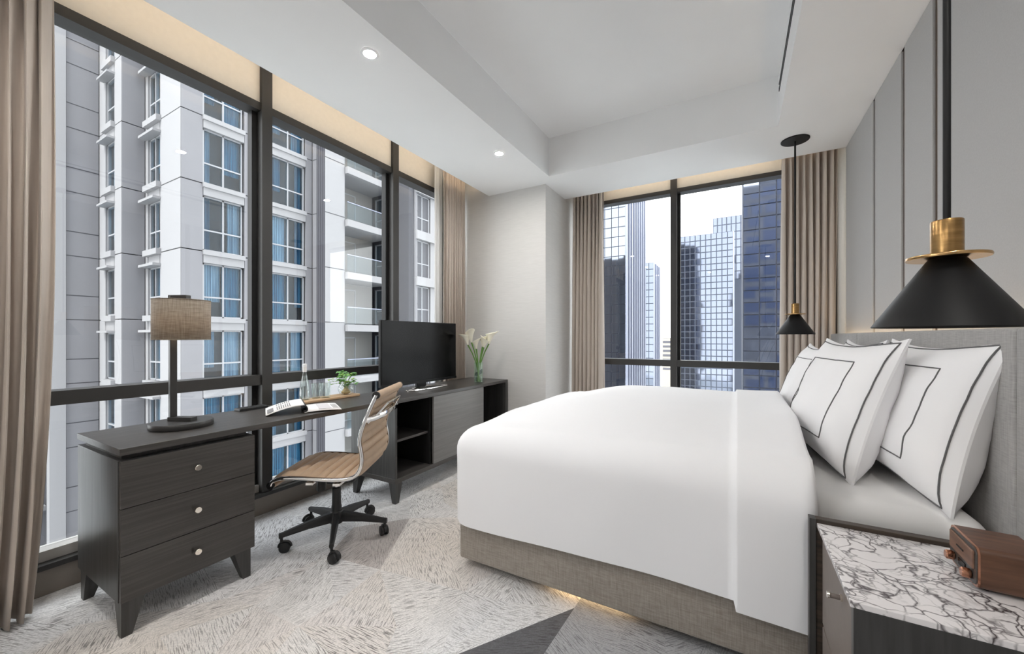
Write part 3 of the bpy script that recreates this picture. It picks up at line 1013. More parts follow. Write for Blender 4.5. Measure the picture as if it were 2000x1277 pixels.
def plant():
    gx, gy = -2.62, 2.0
    t = thing('potted_plant', 'small leafy green plant in a round glass bowl on the oak board', 'plant', (gx, gy, TZ))
    R = 0.057
    prof = [(0.028, 0.0)] + [(R * math.sin(a), 0.044 - R * math.cos(a) * .92) for a in [0.62 + i * 0.19 for i in range(10)]] + [(0.036, 0.092)]
    part('bowl', MB().lathe([(r, TZ + max(z, 0)) for r, z in prof], gx, gy, 32, False), 'clear_glass', t, True, angle=60)
    rp = [(0.014, 0.004), (0.030, 0.010), (0.036, 0.020), (0.022, 0.034), (0.008, 0.062)]
    part('roots', MB().lathe([(r, TZ + z) for r, z in rp], gx, gy, 20), 'root_tan', t, True)
    rnd = random.Random(11)
    leaf_me = {}
    for m in ('leaf_green', 'leaf_light'):
        lm = MB()
        def lf(i, j):
            x = i / 6
            wd = math.sin(PI * x ** .8) * .5
            y = (j - 1) * wd
            return (x, y, 0.12 * math.sin(PI * x) - 0.25 * x * x - 0.1 * abs(j - 1))
        lm.grid(lf, 6, 2)
        leaf_me[m] = lm.mesh('leaf', m, True, 80)
    for k in range(22):
        a = rnd.uniform(0, 2 * PI)
        l = rnd.uniform(0.02, 0.085)
        h = rnd.uniform(0.09, 0.175)
        base = Vector((0.012 * math.cos(a), 0.012 * math.sin(a), 0.03))
        tip = Vector((l * math.cos(a), l * math.sin(a), h))
        midp = base.lerp(tip, .5) + Vector((-.012 * math.cos(a), -.012 * math.sin(a), 0.02))
        st = part('stem', MB().tube([base, midp, tip], 0.0012, 5), 'stem_green', t, True, world=False)
        for q in range(3):
            o = bpy.data.objects.new('leaf', leaf_me['leaf_light' if rnd.random() < .3 else 'leaf_green'])
            C.objects.link(o)
            o.parent = st
            o.location = tip + Vector((rnd.uniform(-.008, .008), rnd.uniform(-.008, .008), rnd.uniform(-.012, .006)))
            o.rotation_euler = (rnd.uniform(-.5, .5), rnd.uniform(-.7, .3), a + (q - 1) * 1.6 + rnd.uniform(-.4, .4))
            s_ = rnd.uniform(0.024, 0.042)
            o.scale = (s_, s_, s_)
    # trailing runner at the bottle side
    for k in range(3):
        st = part('stem', MB().tube([(0, 0, 0.05), (-0.03, -0.05, 0.09 + k * .012), (-0.02, -0.105 - k * .012, 0.085 + k * .02)], 0.0011, 5), 'stem_green', t, True, world=False)
        for q in range(3):
            o = bpy.data.objects.new('leaf', leaf_me['leaf_light'])
            C.objects.link(o)
            o.parent = st
            o.location = (-0.02 + rnd.uniform(-.01, .01), -0.07 - q * .018 - k * .01, 0.09 + k * .018)
            o.rotation_euler = (rnd.uniform(-.5, .5), rnd.uniform(-.4, .4), rnd.uniform(3, 6))
            o.scale = (.02, .02, .02)
plant()

# ------------------------------------------------------------------ vase of calla lilies
VX, VY, VZ = -2.30, 3.33, TT + 0.008
t = thing('glass_vase', 'clear cylinder vase holding calla lilies on the low cabinet', 'vase', (VX, VY, VZ))
part('cylinder_wall', MB().lathe([(0.001, VZ), (0.045, VZ), (0.047, VZ + 0.004), (0.047, VZ + 0.205), (0.043, VZ + 0.205), (0.043, VZ + 0.010), (0.001, VZ + 0.010)], VX, VY, 32, False), 'vase_glass', t, True, angle=40)
part('rim', MB().tube([(VX + 0.045 * math.cos(i * PI / 16), VY + 0.045 * math.sin(i * PI / 16), VZ + 0.205) for i in range(32)], 0.0022, 6, True), 'vase_glass', t, True)
def wrap(i, j):
    a = 0.3 + i / 16 * 4.6
    return (VX + 0.040 * math.cos(a), VY + 0.040 * math.sin(a), VZ + 0.135 - i / 16 * 0.10 + (j - .5) * 0.045)
part('wrapped_leaf', MB().grid(wrap, 16, 1), 'leaf_dark', t, True, label='dark green leaf coiled inside the glass')
def lily(dx, dy, h, lean, open_a, label, size=1.0):
    """spathe rolled round a spadix on a thick stem"""
    t = thing('calla_lily', label, 'flower', (VX, VY, VZ + 0.012), group='calla lilies in the vase')
    foot = Vector((-dx * .15, -dy * .15, 0))
    neck = Vector((dx, dy, h))
    mid_ = Vector((dx * .22, dy * .22, h * .5))
    part('stem', MB().tube([foot, foot.lerp(mid_, .5), mid_, mid_.lerp(neck, .55) + Vector((-dx * .06, -dy * .06, 0)), neck], [0.0062, 0.006, 0.0058, 0.006, 0.0075], 8), 'stem_green', t, True, world=False)
    d = Vector((dx, dy, 0)).normalized() if dx or dy else Vector((1, 0, 0))
    ax = (Vector((0, 0, 1)) + d * lean).normalized()
    sd = ax.cross(d).normalized()
    fw = sd.cross(ax).normalized()
    ca, sa = math.cos(open_a), math.sin(open_a)
    f2 = fw * ca + sd * sa
    s2 = sd * ca - fw * sa
    L = 0.135 * size
    def sp(i, j):
        th = -PI + 2 * PI * i / 22 * 0.995
        v = j / 12
        bk = 0.5 + 0.5 * math.cos(th)          # 1 at the long lip side
        r = (0.008 + 0.034 * v ** 1.25 + 0.016 * max(0, v - .7) * (1 + bk)) * size
        z = L * v * (0.62 + 0.38 * bk ** 1.4)
        fl = 0.030 * size * max(0, v - .6) ** 1.2 * (.4 + bk)
        p = neck + ax * z + f2 * (math.cos(th) * (r + fl)) + s2 * (math.sin(th) * r * .92)
        return tuple(p)
    o = part('spathe', MB().grid(sp, 22, 12), 'lily_white', t, True, world=False, angle=80)
    o.modifiers.new('thickness', 'SOLIDIFY').thickness = 0.0016
    part('spadix', MB().tube([neck + ax * (0.02 * size), neck + ax * (0.055 * size), neck + ax * (0.085 * size)], [0.004, 0.0042, 0.002], 8), 'lily_yellow', t, True, world=False)
lily(-0.082, -0.072, 0.375, 0.30, 0.2, 'tall calla lily leaning toward the curtain')
lily(-0.045, -0.060, 0.40, 0.16, 1.6, 'tallest calla lily on the curtain side of the bunch', 1.05)
lily(-0.015, -0.018, 0.335, 0.05, 2.4, 'small calla lily half hidden in the middle of the bunch', .8)
lily(0.025, 0.035, 0.355, 0.14, -0.9, 'calla lily just right of centre in the vase, yellowish throat', .9)
lily(0.085, 0.062, 0.385, 0.22, 0.1, 'large open calla lily leaning toward the corner column', 1.1)
lily(0.055, 0.015, 0.35, 0.20, 3.4, 'calla lily bud in front of the large open bloom', .85)

# ------------------------------------------------------------------ office chair
def office_chair():
    loc = (-2.165, 1.585, 0)
    t = thing('office_chair', 'tan leather swivel chair with chrome frame at the desk', 'chair', loc, math.atan2(-.51, -.86))
    # local: +x is the sitter's front, y is across
    key = [(.262, .408), (.250, .432), (.20, .448), (.10, .447), (0, .440), (-.10, .436), (-.17, .442), (-.215, .466), (-.238, .51),
           (-.243, .56), (-.236, .61), (-.230, .65), (-.238, .70), (-.258, .76), (-.283, .82), (-.308, .875), (-.326, .912)]
    # resample smoothly (Catmull-Rom)
    pts = []
    for i in range(len(key) - 1):
        p0, p1, p2, p3 = key[max(i - 1, 0)], key[i], key[i + 1], key[min(i + 2, len(key) - 1)]
        for q in range(20):
            u = q / 20
            pts.append(tuple(0.5 * (2 * p1[k] + (p2[k] - p0[k]) * u + (2 * p0[k] - 5 * p1[k] + 4 * p2[k] - p3[k]) * u * u + (3 * p1[k] - p0[k] - 3 * p2[k] + p3[k]) * u ** 3) for k in (0, 1)))
    pts.append(key[-1])
    L = [0]
    for a, b in zip(pts[:-1], pts[1:]):
        L.append(L[-1] + math.dist(a, b))
    n = len(pts)
    nor = []
    for i in range(n):
        a, b = pts[max(i - 1, 0)], pts[min(i + 1, n - 1)]
        tx, tz = b[0] - a[0], b[1] - a[1]
        l = math.hypot(tx, tz)
        nor.append((tz / l, -tx / l))   # upper/front side of the sling
    half = .238
    rib = 0.052
    def pad(i, j, side):
        y = -half + 2 * half * j / 8
        q = abs(math.sin(PI * L[i] / rib)) ** .5
        e = 1 - (abs(y) / half) ** 8
        th = (0.002 + 0.019 * q) * (.35 + .65 * e)
        x, z = pts[i]
        return (x + side * nor[i][0] * th, y, z + side * nor[i][1] * th)
    # split the sling into seat and backrest at the bend
    cut = min(range(n), key=lambda i: abs(pts[i][0] + .232) + abs(pts[i][1] - .50))
    for nm, a, b in (('seat', 0, cut), ('backrest', cut, n - 1)):
        mb = MB()
        m = b - a
        mb.grid(lambda i, j: pad(a + i, j, -1), m, 8)
        mb.grid(lambda i, j: pad(a + i, j, 1), m, 8)
        part(nm, mb, 'tan_leather', t, True, world=False, angle=70)
    # rolled ends
    for nm, (x, z), m in (('front_roll', key[0], 'tan_leather'), ('top_roll', key[-1], 'tan_leather')):
        r = part(nm, MB().tube([(x, -half, z), (x, half, z)], 0.020, 16), m, t, True, world=False)
        for s in (-1, 1):
            part('end_cap', MB().tube([(x, s * half, z), (x, s * (half + .012), z)], 0.021, 16), 'plastic_black', r, True, world=False)
    for s in (-1, 1):
        y = s * (half + 0.006)
        path = [(p[0] , y, p[1]) for p in pts[::8]] + [(pts[-1][0], y, pts[-1][1])]
        part('side_rail', MB().tube(path, 0.0105, 8, flat=1.0), 'chrome', t, True, world=False, angle=60)
        path = [(p[0] + nn[0] * 0.0, s * (half - 0.004), p[1]) for p, nn in zip(pts[::8], nor[::8])]
        part('edge_welt', MB().tube(path, 0.010, 6), 'tan_leather_edge', t, True, world=False)
    # chrome back brace: an arched bar held off the backrest
    xb, zb = -.268, .775
    br = [(xb, -half - .006, zb), (xb - .03, -half + .03, zb + .002), (xb - .062, -half + .09, zb + .012), (xb - .075, 0, zb + .02),
          (xb - .062, half - .09, zb + .012), (xb - .03, half - .03, zb + .002), (xb, half + .006, zb)]
    part('back_brace', MB().tube(br, 0.013, 8, flat=1.5), 'chrome', t, True, world=False)
    br = [(xb - .005, -half - .004, zb - .02), (xb - .045, -half + .05, zb + .02), (xb - .085, -half + .10, zb + .075), (xb - .085, half - .10, zb + .075), (xb - .045, half - .05, zb + .02), (xb - .005, half + .004, zb - .02)]
    part('back_brace', MB().tube(br, 0.008, 8), 'chrome', t, True, world=False)
    # under-seat frame and mechanism
    part('seat_stretcher', MB().bbox(.03, -half, .405, .075, half, .422, .004), 'chrome', t, world=False)
    part('seat_stretcher', MB().bbox(-.12, -half, .398, -.075, half, .415, .004), 'chrome', t, world=False)
    part('mechanism', MB().bbox(-.13, -.055, .352, .10, .055, .402, .012).bbox(-.02, -.03, .335, .05, .03, .36, .006), 'plastic_black', t, world=False)
    part('tension_knob', MB().lathe([(.020, .285), (.026, .29), (.026, .33), (.020, .355)], .095, 0.0, 20), 'plastic_black', t, True, world=False)
    part('height_lever', MB().tube([(-.02, -.05, .375), (-.02, -.17, .37), (-.02, -.21, .368)], [.004, .004, .008], 8), 'plastic_black', t, True, world=False)
    part('gas_lift', MB().lathe([(.013, .25), (.013, .345)], 0, 0, 20), 'chrome', t, True, world=False)
    part('column_sleeve', MB().lathe([(.030, .12), (.030, .19), (.027, .2), (.025, .305), (.020, .308)], 0, 0, 24), 'plastic_black', t, True, world=False)
    part('hub', MB().lathe([(.036, .088), (.042, .10), (.042, .15), (.034, .165)], 0, 0, 24), 'plastic_black', t, True, world=False)
    rz = math.atan2(-.51, -.86)
    for k in range(5):
        a = math.radians(-41 + 72 * k) - rz
        ca, sa = math.cos(a), math.sin(a)
        def pt(r, s, z):
            return (r * ca - s * sa, r * sa + s * ca, z)
        mb = MB()
        sec = [(.03, .023, .098, .158), (.16, .019, .096, .138), (.285, .014, .085, .112), (.312, .013, .082, .108)]
        vs, fs = [], []
        for r, wd, z0, z1 in sec:
            vs += [pt(r, -wd * .7, z0), pt(r, wd * .7, z0), pt(r, wd, (z0 + z1) / 2), pt(r, wd * .6, z1), pt(r, -wd * .6, z1), pt(r, -wd, (z0 + z1) / 2)]
        for q in range(3):
            for i in range(6):
                fs.append((q * 6 + i, q * 6 + (i + 1) % 6, q * 6 + 6 + (i + 1) % 6, q * 6 + 6 + i))
        fs += [tuple(range(5, -1, -1)), tuple(range(18, 24))]
        part('base_arm', mb.add(vs, fs), 'plastic_black', t, True, world=False, angle=50)
        tw = a + (0.9, 2.2, -0.5, 1.4, 2.8)[k]
        cx, cy, _ = pt(.298, 0, 0)
        ctr = Vector((cx + .018 * math.cos(tw), cy + .018 * math.sin(tw), .029))
        axd = Vector((-math.sin(tw), math.cos(tw), 0))
        mb = MB()
        for s in (-1, 1):
            w0, w1 = ctr + axd * (s * .006), ctr + axd * (s * .024)
            mb.tube([w0, w0.lerp(w1, .1), w0.lerp(w1, .85), w1], [.026, .029, .029, .024], 24)
        cs = part('caster', mb, 'plastic_caster', t, True, world=False)
        mb = MB().tube([(cx, cy, .04), (cx, cy, .09)], .008, 10)
        fa = [ctr + Vector((math.cos(tw) * .031 * math.cos(b), math.sin(tw) * .031 * math.cos(b), .031 * math.sin(b))) for b in [i * PI / 8 for i in range(9)]]
        mb.tube(fa, .009, 6)
        part('caster_fork', mb, 'plastic_black', cs, True, world=False)
office_chair()

# ------------------------------------------------------------------ bed
BX0, BX1, BY0, BY1 = -1.31, 0.69, 1.715, 3.47
HBX = 0.70
bed = thing('bed', 'double bed with taupe linen base and white mattress', 'bed', ((BX0 + BX1) / 2, (BY0 + BY1) / 2, 0))
part('base', MB().bbox(BX0, BY0, 0.045, BX1 - 0.01, BY1, 0.33, 0.012, 3), 'bed_linen', bed, True)
part('plinth', MB().box(BX0 + 0.12, BY0 + 0.12, 0.0, BX1 - 0.05, BY1 - 0.12, 0.05), 'black_matte', bed)
part('under_light', MB().box(-0.78, BY0 + 0.10, 0.034, -0.42, BY0 + 0.115, 0.042), 'led_bed', bed, label='warm strip light under the bed base')

def mattress():
    zt = 0.675
    mb = MB()
    x0, x1, y0, y1 = BX0 + 0.02, BX1 - 0.005, BY0 + 0.02, BY1 - 0.02
    mb.bbox(x0, y0, 0.33, x1, y1, zt, 0.075, 6)
    o = part('mattress', mb, 'sheet_white', bed, True, angle=80)
mattress()

hb = thing('headboard', 'long grey linen headboard in wide upholstered panels along the wall', 'headboard', (0.745, 2.6, 0))
for a, b in ((0.55, 1.72), (1.72, 3.46), (3.46, 4.33)):
    part('padded_panel', MB().bbox(HBX, a + .002, 0.02, HBX + 0.05, b - .002, 1.268, 0.012, 3), 'headboard_linen', hb, True)
part('rear_frame', MB().box(HBX + 0.05, 0.57, 0.0, HBX + 0.062, 4.31, 1.235), 'black_matte', hb)
strip('strip_light', (HBX + 0.064, 0.60, 1.20, HBX + 0.08, 4.28, 1.212), 'led_headboard', 'warm strip light hidden behind the top of the headboard')

def duvet():
    ZT = 0.755
    xe0 = 0.225                      # head edge
    rad = 0.125
    ix0, iy0, iy1 = BX0 - 0.035 + rad, BY0 - 0.040 + rad, BY1 + 0.040 - rad
    drop_len = rad * PI / 2 + (ZT - rad - 0.255)
    def prof(e):
        if e < rad * PI / 2:
            a = e / rad
            return rad * math.sin(a), rad * (1 - math.cos(a))
        return rad, rad + (e - rad * PI / 2)
    S = []
    n_edge = 22
    for i in range(n_edge + 1):
        S.append(ix0 - drop_len * (1 - i / n_edge))
    nx = 40
    for i in range(1, nx + 1):
        S.append(ix0 + (xe0 - ix0) * i / nx)
    # crease rows at the turned-back band
    fold = 0.005
    S = [s for s in S if not (-0.035 < s < 0.03)] + [-0.034, -0.012, -0.004, 0.003, 0.012, 0.030]
    S.sort()
    Tt = [iy0 - drop_len * (1 - i / n_edge) for i in range(n_edge + 1)]
    ny = 34
    Tt += [iy0 + (iy1 - iy0) * i / ny for i in range(1, ny)]
    Tt += [iy1 + drop_len * i / n_edge for i in range(n_edge + 1)]
    def pos(s, t, inset=0.0):
        ex = max(0.0, ix0 - s)
        ey = max(0.0, iy0 - t) if t < iy0 else max(0.0, t - iy1)
        sy = -1 if t < iy0 else 1
        e = max(ex, ey)
        dx = -ex
        dy = sy * ey
        l = (abs(dx) ** 3.2 + abs(dy) ** 3.2) ** (1 / 3.2)
        o, q = prof(e)
        bx, by = max(s, ix0), min(max(t, iy0), iy1)
        # puffed crown
        uu = min(1, max(0, (s - ix0 + .02) / 0.55))
        vv = min(1, max(0, (t - iy0) / 0.45)) * min(1, max(0, (iy1 - t) / 0.30))
        sm = lambda k: k * k * (3 - 2 * k)
        puff = 0.088 * (0.25 + 0.75 * sm(uu)) * sm(vv)
        z = ZT - q + puff + 0.028 * sm(uu) * (1 if ey == 0 else max(0, 1 - ey / .2))
        if l > 0:
            bx += dx / l * o
            by += dy / l * o
        n1 = noise.noise((s * 2.1, t * 2.3, 1.7)) * 0.010 + noise.noise((s * 5, t * 6, 4.1)) * 0.004
        hang = max(0, min(1, (e - .12) / .25))
        if l > 0:
            wob = hang * (0.010 * noise.noise((s * 3.0, t * 1.2, 7.0)) + 0.008 * math.sin(s * 5 + 1.0) * (1 if ey > ex else 0) + 0.006 * math.sin(t * 4) * (1 if ex >= ey else 0)) - 0.004
            bx += dx / l * wob
            by += dy / l * wob
        z += n1 * (1 - hang)
        # the hem dips and lifts a little
        if e > 0:
            z += hang * 0.010 * math.sin(s * 3.1 + t * 2.0) * (e / drop_len)
        lift = 0.016 if s > -0.008 else 0.0
        if l > 0 and ey > 0.05:
            by += (dy / l) * lift
            if lift:
                z -= 0.030 * (ey / drop_len)
        else:
            z += lift
        return Vector((bx, by, z))
    ns, ntt = len(S) - 1, len(Tt) - 1
    mb = MB()
    mb.grid(lambda i, j: tuple(pos(S[i], Tt[j])), ns, ntt)
    # rolled head edge: tuck the last row under
    last = [pos(S[-1], t) for t in Tt]
    rows = [last]
    cy = (BY0 + BY1) / 2
    for k, (dx, inn) in enumerate(((0.012, 0.008), (0.012, 0.026), (0.0, 0.040), (-0.03, 0.046))):
        row = []
        for t, p in zip(Tt, last):
            q = Vector(p)
            q.x += dx
            if iy0 <= t <= iy1:
                q.z -= inn
            else:
                q.y += inn * (1 if t < iy0 else -1)
            row.append(q)
        rows.append(row)
    mb.grid(lambda i, j: tuple(rows[i][j]), len(rows) - 1, ntt)
    o = single('duvet', mb, 'duvet_white', 'white duvet with a turned-back top band spread over the bed', 'duvet', None, (-0.55, cy, 0.25), True, angle=80)
    bm = bmesh.new()
    bm.from_mesh(o.data)
    bmesh.ops.remove_doubles(bm, verts=bm.verts[:], dist=0.0008)
    bm.to_mesh(o.data)
    bm.free()
    o.data.polygons.foreach_set('use_smooth', [True] * len(o.data.polygons))
duvet()

def pillow(label, loc, yaw, lean, W=0.70, H=0.56, Tk=0.20, seed=0):
    t = thing('pillow', label, 'pillow', loc, yaw, group='white pillows with grey stitched borders')
    n = 30
    def surf(s, v, side, off=0.0):
        y = W / 2 * s * (1 - 0.10 * (1 - v * v) * abs(s) ** 2)
        h = H / 2 * v * (1 - 0.13 * (1 - s * s) * abs(v) ** 2)
        q = max(0.0, (1 - s ** 4) * (1 - v ** 4))
        d = Tk / 2 * q ** .62 * (1 - 0.22 * v)
        d += 0.010 * noise.noise((s * 2.2 + seed, v * 2.2, side * 3.0 + seed)) * q ** .5
        d += 0.006 * noise.noise((s * 5 + seed, v * 5, side * 5.0)) * q ** .5
        d = max(d, 0.004)
        # local frame: front faces -x, leaning back toward +x
        x = -side * d - off
        # the pillow slumps: lower part bulges to the front
        z = h + H / 2 * .97
        cl, sl = math.cos(lean), math.sin(lean)
        return (x * cl + z * sl, y, -x * sl * 1.0 + z * cl)
    mb = MB()
    for side in (1, -1):
        mb.grid(lambda i, j: surf(-1 + 2 * i / n, -1 + 2 * j / n, side), n, n)
    # close the thin border
    loop = [(-1 + 2 * i / n, -1) for i in range(n)] + [(1, -1 + 2 * i / n) for i in range(n)] + [(1 - 2 * i / n, 1) for i in range(n)] + [(-1, 1 - 2 * i / n) for i in range(n)]
    m = len(loop)
    mb.grid(lambda i, j: surf(*loop[i % m], 1 if j == 0 else -1), m, 1)
    part('cover', mb, 'pillow_white', t, True, world=False, angle=80)
    def line(k, r, nm):
        lp = []
        q = 26
        for a, b in (((-k, -k), (k, -k)), ((k, -k), (k, k)), ((k, k), (-k, k)), ((-k, k), (-k, -k))):
            for i in range(q):
                u = i / q
                lp.append(surf(a[0] + (b[0] - a[0]) * u, a[1] + (b[1] - a[1]) * u, 1, 0.0012))
        part(nm, MB().tube(lp, r, 6, True), 'stitch_grey', t, True, world=False, label='dark grey stitched line')
    line(0.60, 0.0024, 'inner_border')
    line(0.945, 0.0028, 'outer_border')
    # folded ears at the corners
    return t
PZ = 0.677
pillow('white pillow leaning on the headboard next to the nightstand', (0.545, 2.13, PZ), math.radians(6), math.radians(14), .76, .58, .20, 1)
pillow('white pillow in front on the nightstand side of the bed', (0.322, 2.325, PZ), math.radians(9), math.radians(17), .77, .59, .20, 2)
pillow('white pillow in front on the window side of the bed', (0.315, 3.10, PZ), math.radians(5), math.radians(17), .64, .55, .19, 3)
pillow('white pillow at the rear on the window side, mostly hidden', (0.525, 3.02, PZ), math.radians(2), math.radians(13), .70, .57, .17, 4)

# ------------------------------------------------------------------ pendant lamps
def pendant(x, y, label):
    t = thing('pendant_lamp', label, 'pendant lamp', (x, y, 1.262), group='black cone pendant lamps')
    zb = 1.262
    sh = part('shade', MB().lathe([(0.131, zb), (0.132, zb + 0.002), (0.033, zb + 0.158), (0.030, zb + 0.160), (0.030, zb + 0.157), (0.128, zb + 0.001)], x, y, 64, False), 'pendant_black', t, True, angle=30)
    part('disc', MB().lathe([(0.001, zb + 0.160), (0.069, zb + 0.160), (0.070, zb + 0.162), (0.070, zb + 0.165), (0.069, zb + 0.167), (0.001, zb + 0.167)], x, y, 56, False), 'brass_edge', t, True, angle=30, label='flat brass disc')
    part('collar', MB().lathe([(0.0275, zb + 0.167), (0.0275, zb + 0.247), (0.0265, zb + 0.249)], x, y, 40), 'brass', t, True, angle=30, label='brass collar')
    part('rod', MB().lathe([(0.0068, zb + 0.248), (0.0068, ZC - 0.008)], x, y, 16), 'pendant_black', t, True)
    part('canopy', MB().lathe([(0.098, ZC - 0.001), (0.098, ZC - 0.006), (0.094, ZC - 0.010), (0.012, ZC - 0.012)], x, y, 48), 'pendant_black', t, True)
    part('bulb', MB().lathe([(0.005, zb + 0.05), (0.016, zb + 0.06), (0.02, zb + 0.08), (0.016, zb + 0.105), (0.010, zb + 0.125), (0.010, zb + 0.158)], x, y, 16), 'bulb', t, True)
pendant(0.408, 3.92, 'small-looking black cone pendant lamp in front of the far curtain')
pendant(0.424, 1.30, 'large black cone pendant lamp hanging over the marble nightstand')

# ------------------------------------------------------------------ nightstand
NX0, NX1, NY0, NY1, NZ = 0.222, 0.695, 1.175, 1.645, 0.632
t = thing('nightstand', 'black nightstand with veined marble top and taupe drawer', 'nightstand', (0.46, 1.41, 0))
part('side_panel', MB().bbox(NX0 + 0.010, NY0, 0.06, NX1, NY0 + 0.022, NZ - 0.014, 0.0015), 'black_oak_side', t)
part('side_panel', MB().bbox(NX0 - 0.012, NY1 - 0.030, 0.0, NX1, NY1, NZ + 0.012, 0.002), 'dark_walnut_rim', t, label='raised walnut side rim')
part('front_stile', MB().bbox(NX0 - 0.016, NY1 - 0.034, 0.0, NX0 + 0.002, NY1 + 0.001, NZ + 0.0125, 0.001), 'black_oak_side', t)
part('back_panel', MB().box(NX1 - 0.015, NY0, 0.06, NX1, NY1 - 0.03, NZ - 0.014), 'black_matte', t)
part('carcass', MB().box(NX0 + 0.055, NY0 + 0.022, 0.06, NX1 - 0.015, NY1 - 0.03, NZ - 0.015), 'black_matte', t)
part('marble_top', MB().bbox(NX0 + 0.004, NY0 - 0.001, NZ - 0.014, NX1, NY1 - 0.031, NZ, 0.0015), 'veined_marble', t, label='white marble top with dark purple veins')
for a, b in ((0.335, NZ - 0.018), (0.07, 0.325)):
    dr = part('drawer', MB().bbox(NX0 + 0.012, NY0 + 0.023, a, NX0 + 0.055, NY1 - 0.075, b, 0.002), 'drawer_leather', t)
    zc, yk = b - 0.045, NY0 + 0.125
    kn = part('knob', MB().tube([(NX0 + 0.014, yk, zc), (NX0 - 0.016, yk, zc)], 0.0065, 14), 'drawer_leather', dr, True)
    for xx in (NX0 + 0.010, NX0 - 0.016):
        part('knob_ring', MB().tube([(xx + 0.002, yk, zc), (xx - 0.003, yk, zc)], 0.0085, 16), 'polished_nickel', dr, True, label='polished metal ring')

# ------------------------------------------------------------------ radio
def radio():
    z0 = NZ + 0.0005
    x, y = 0.497, 1.362
    t = thing('radio', 'walnut tabletop radio with copper knobs on the marble top', 'radio', (x, y, z0), math.radians(-2))
    # local: front face at x=0 facing -x, y along the front, depth +x
    D, Wd, Hh = 0.115, 0.158, 0.098
    prof = []
    r = 0.016
    for cx_, cz_, a0 in ((Wd - r, Hh - r, 0), (r, Hh - r, PI / 2), (r, r, PI), (Wd - r, r, 1.5 * PI)):
        for q in range(6):
            a = a0 + q * PI / 10
            prof.append((cx_ + r * math.cos(a), cz_ + r * math.sin(a)))
    n = len(prof)
    def ring(x_, sc_):
        cy_, cz_ = Wd / 2, Hh / 2
        return [(x_, cy_ + (p[0] - cy_) * sc_[0], 0.006 + cz_ + (p[1] - cz_) * sc_[1]) for p in prof]
    def shell(xs):
        mb = MB()
        vs, fs = [], []
        for x_, s_ in xs:
            vs += ring(x_, s_)
        for k in range(len(xs) - 1):
            for i in range(n):
                fs.append((k * n + i, k * n + (i + 1) % n, (k + 1) * n + (i + 1) % n, (k + 1) * n + i))
        fs += [tuple(range(n - 1, -1, -1)), tuple(range((len(xs) - 1) * n, len(xs) * n))]
        return mb.add(vs, fs)
    part('cabinet', shell([(0.004, (1, 1)), (D, (1, 1))]), 'walnut', t, True, world=False, angle=40)
    part('copper_band', shell([(0.0, (.992, .985)), (0.004, (.992, .985))]), 'copper', t, True, world=False, angle=40)
    f = part('face_panel', shell([(-0.002, (.93, .88)), (0.002, (.95, .91))]), 'black_oak', t, True, world=False, angle=40)
    part('speaker_panel', MB().bbox(-0.006, 0.013, 0.048, -0.001, Wd - 0.013, 0.092, .002), 'walnut_face', t, world=False)
    part('dial_slot', MB().box(-0.0075, 0.060, 0.068, -0.005, 0.098, 0.071), 'rubber_black', t, world=False)
    for yy in (0.032, Wd - 0.032):
        kb = MB().lathe([(0.008, 0), (0.0115, 0.002), (0.012, 0.004), (0.0115, 0.015), (0.009, 0.0175)], 0, 0, 28)
        kb.xform(Matrix.Translation((-0.002, yy, 0.029)) @ Matrix.Rotation(-PI / 2, 4, 'Y'))
        part('knob', kb, 'copper', t, True, world=False, angle=30)
    part('display', MB().box(-0.004, 0.060, 0.022, -0.0015, 0.098, 0.038), 'tv_screen', t, world=False)
    for yy in (0.03, Wd - 0.03):
        for xx in (0.02, D - 0.02):
            part('foot', MB().lathe([(0.008, 0), (0.008, 0.007)], xx, yy, 12), 'rubber_black', t, world=False)
radio()

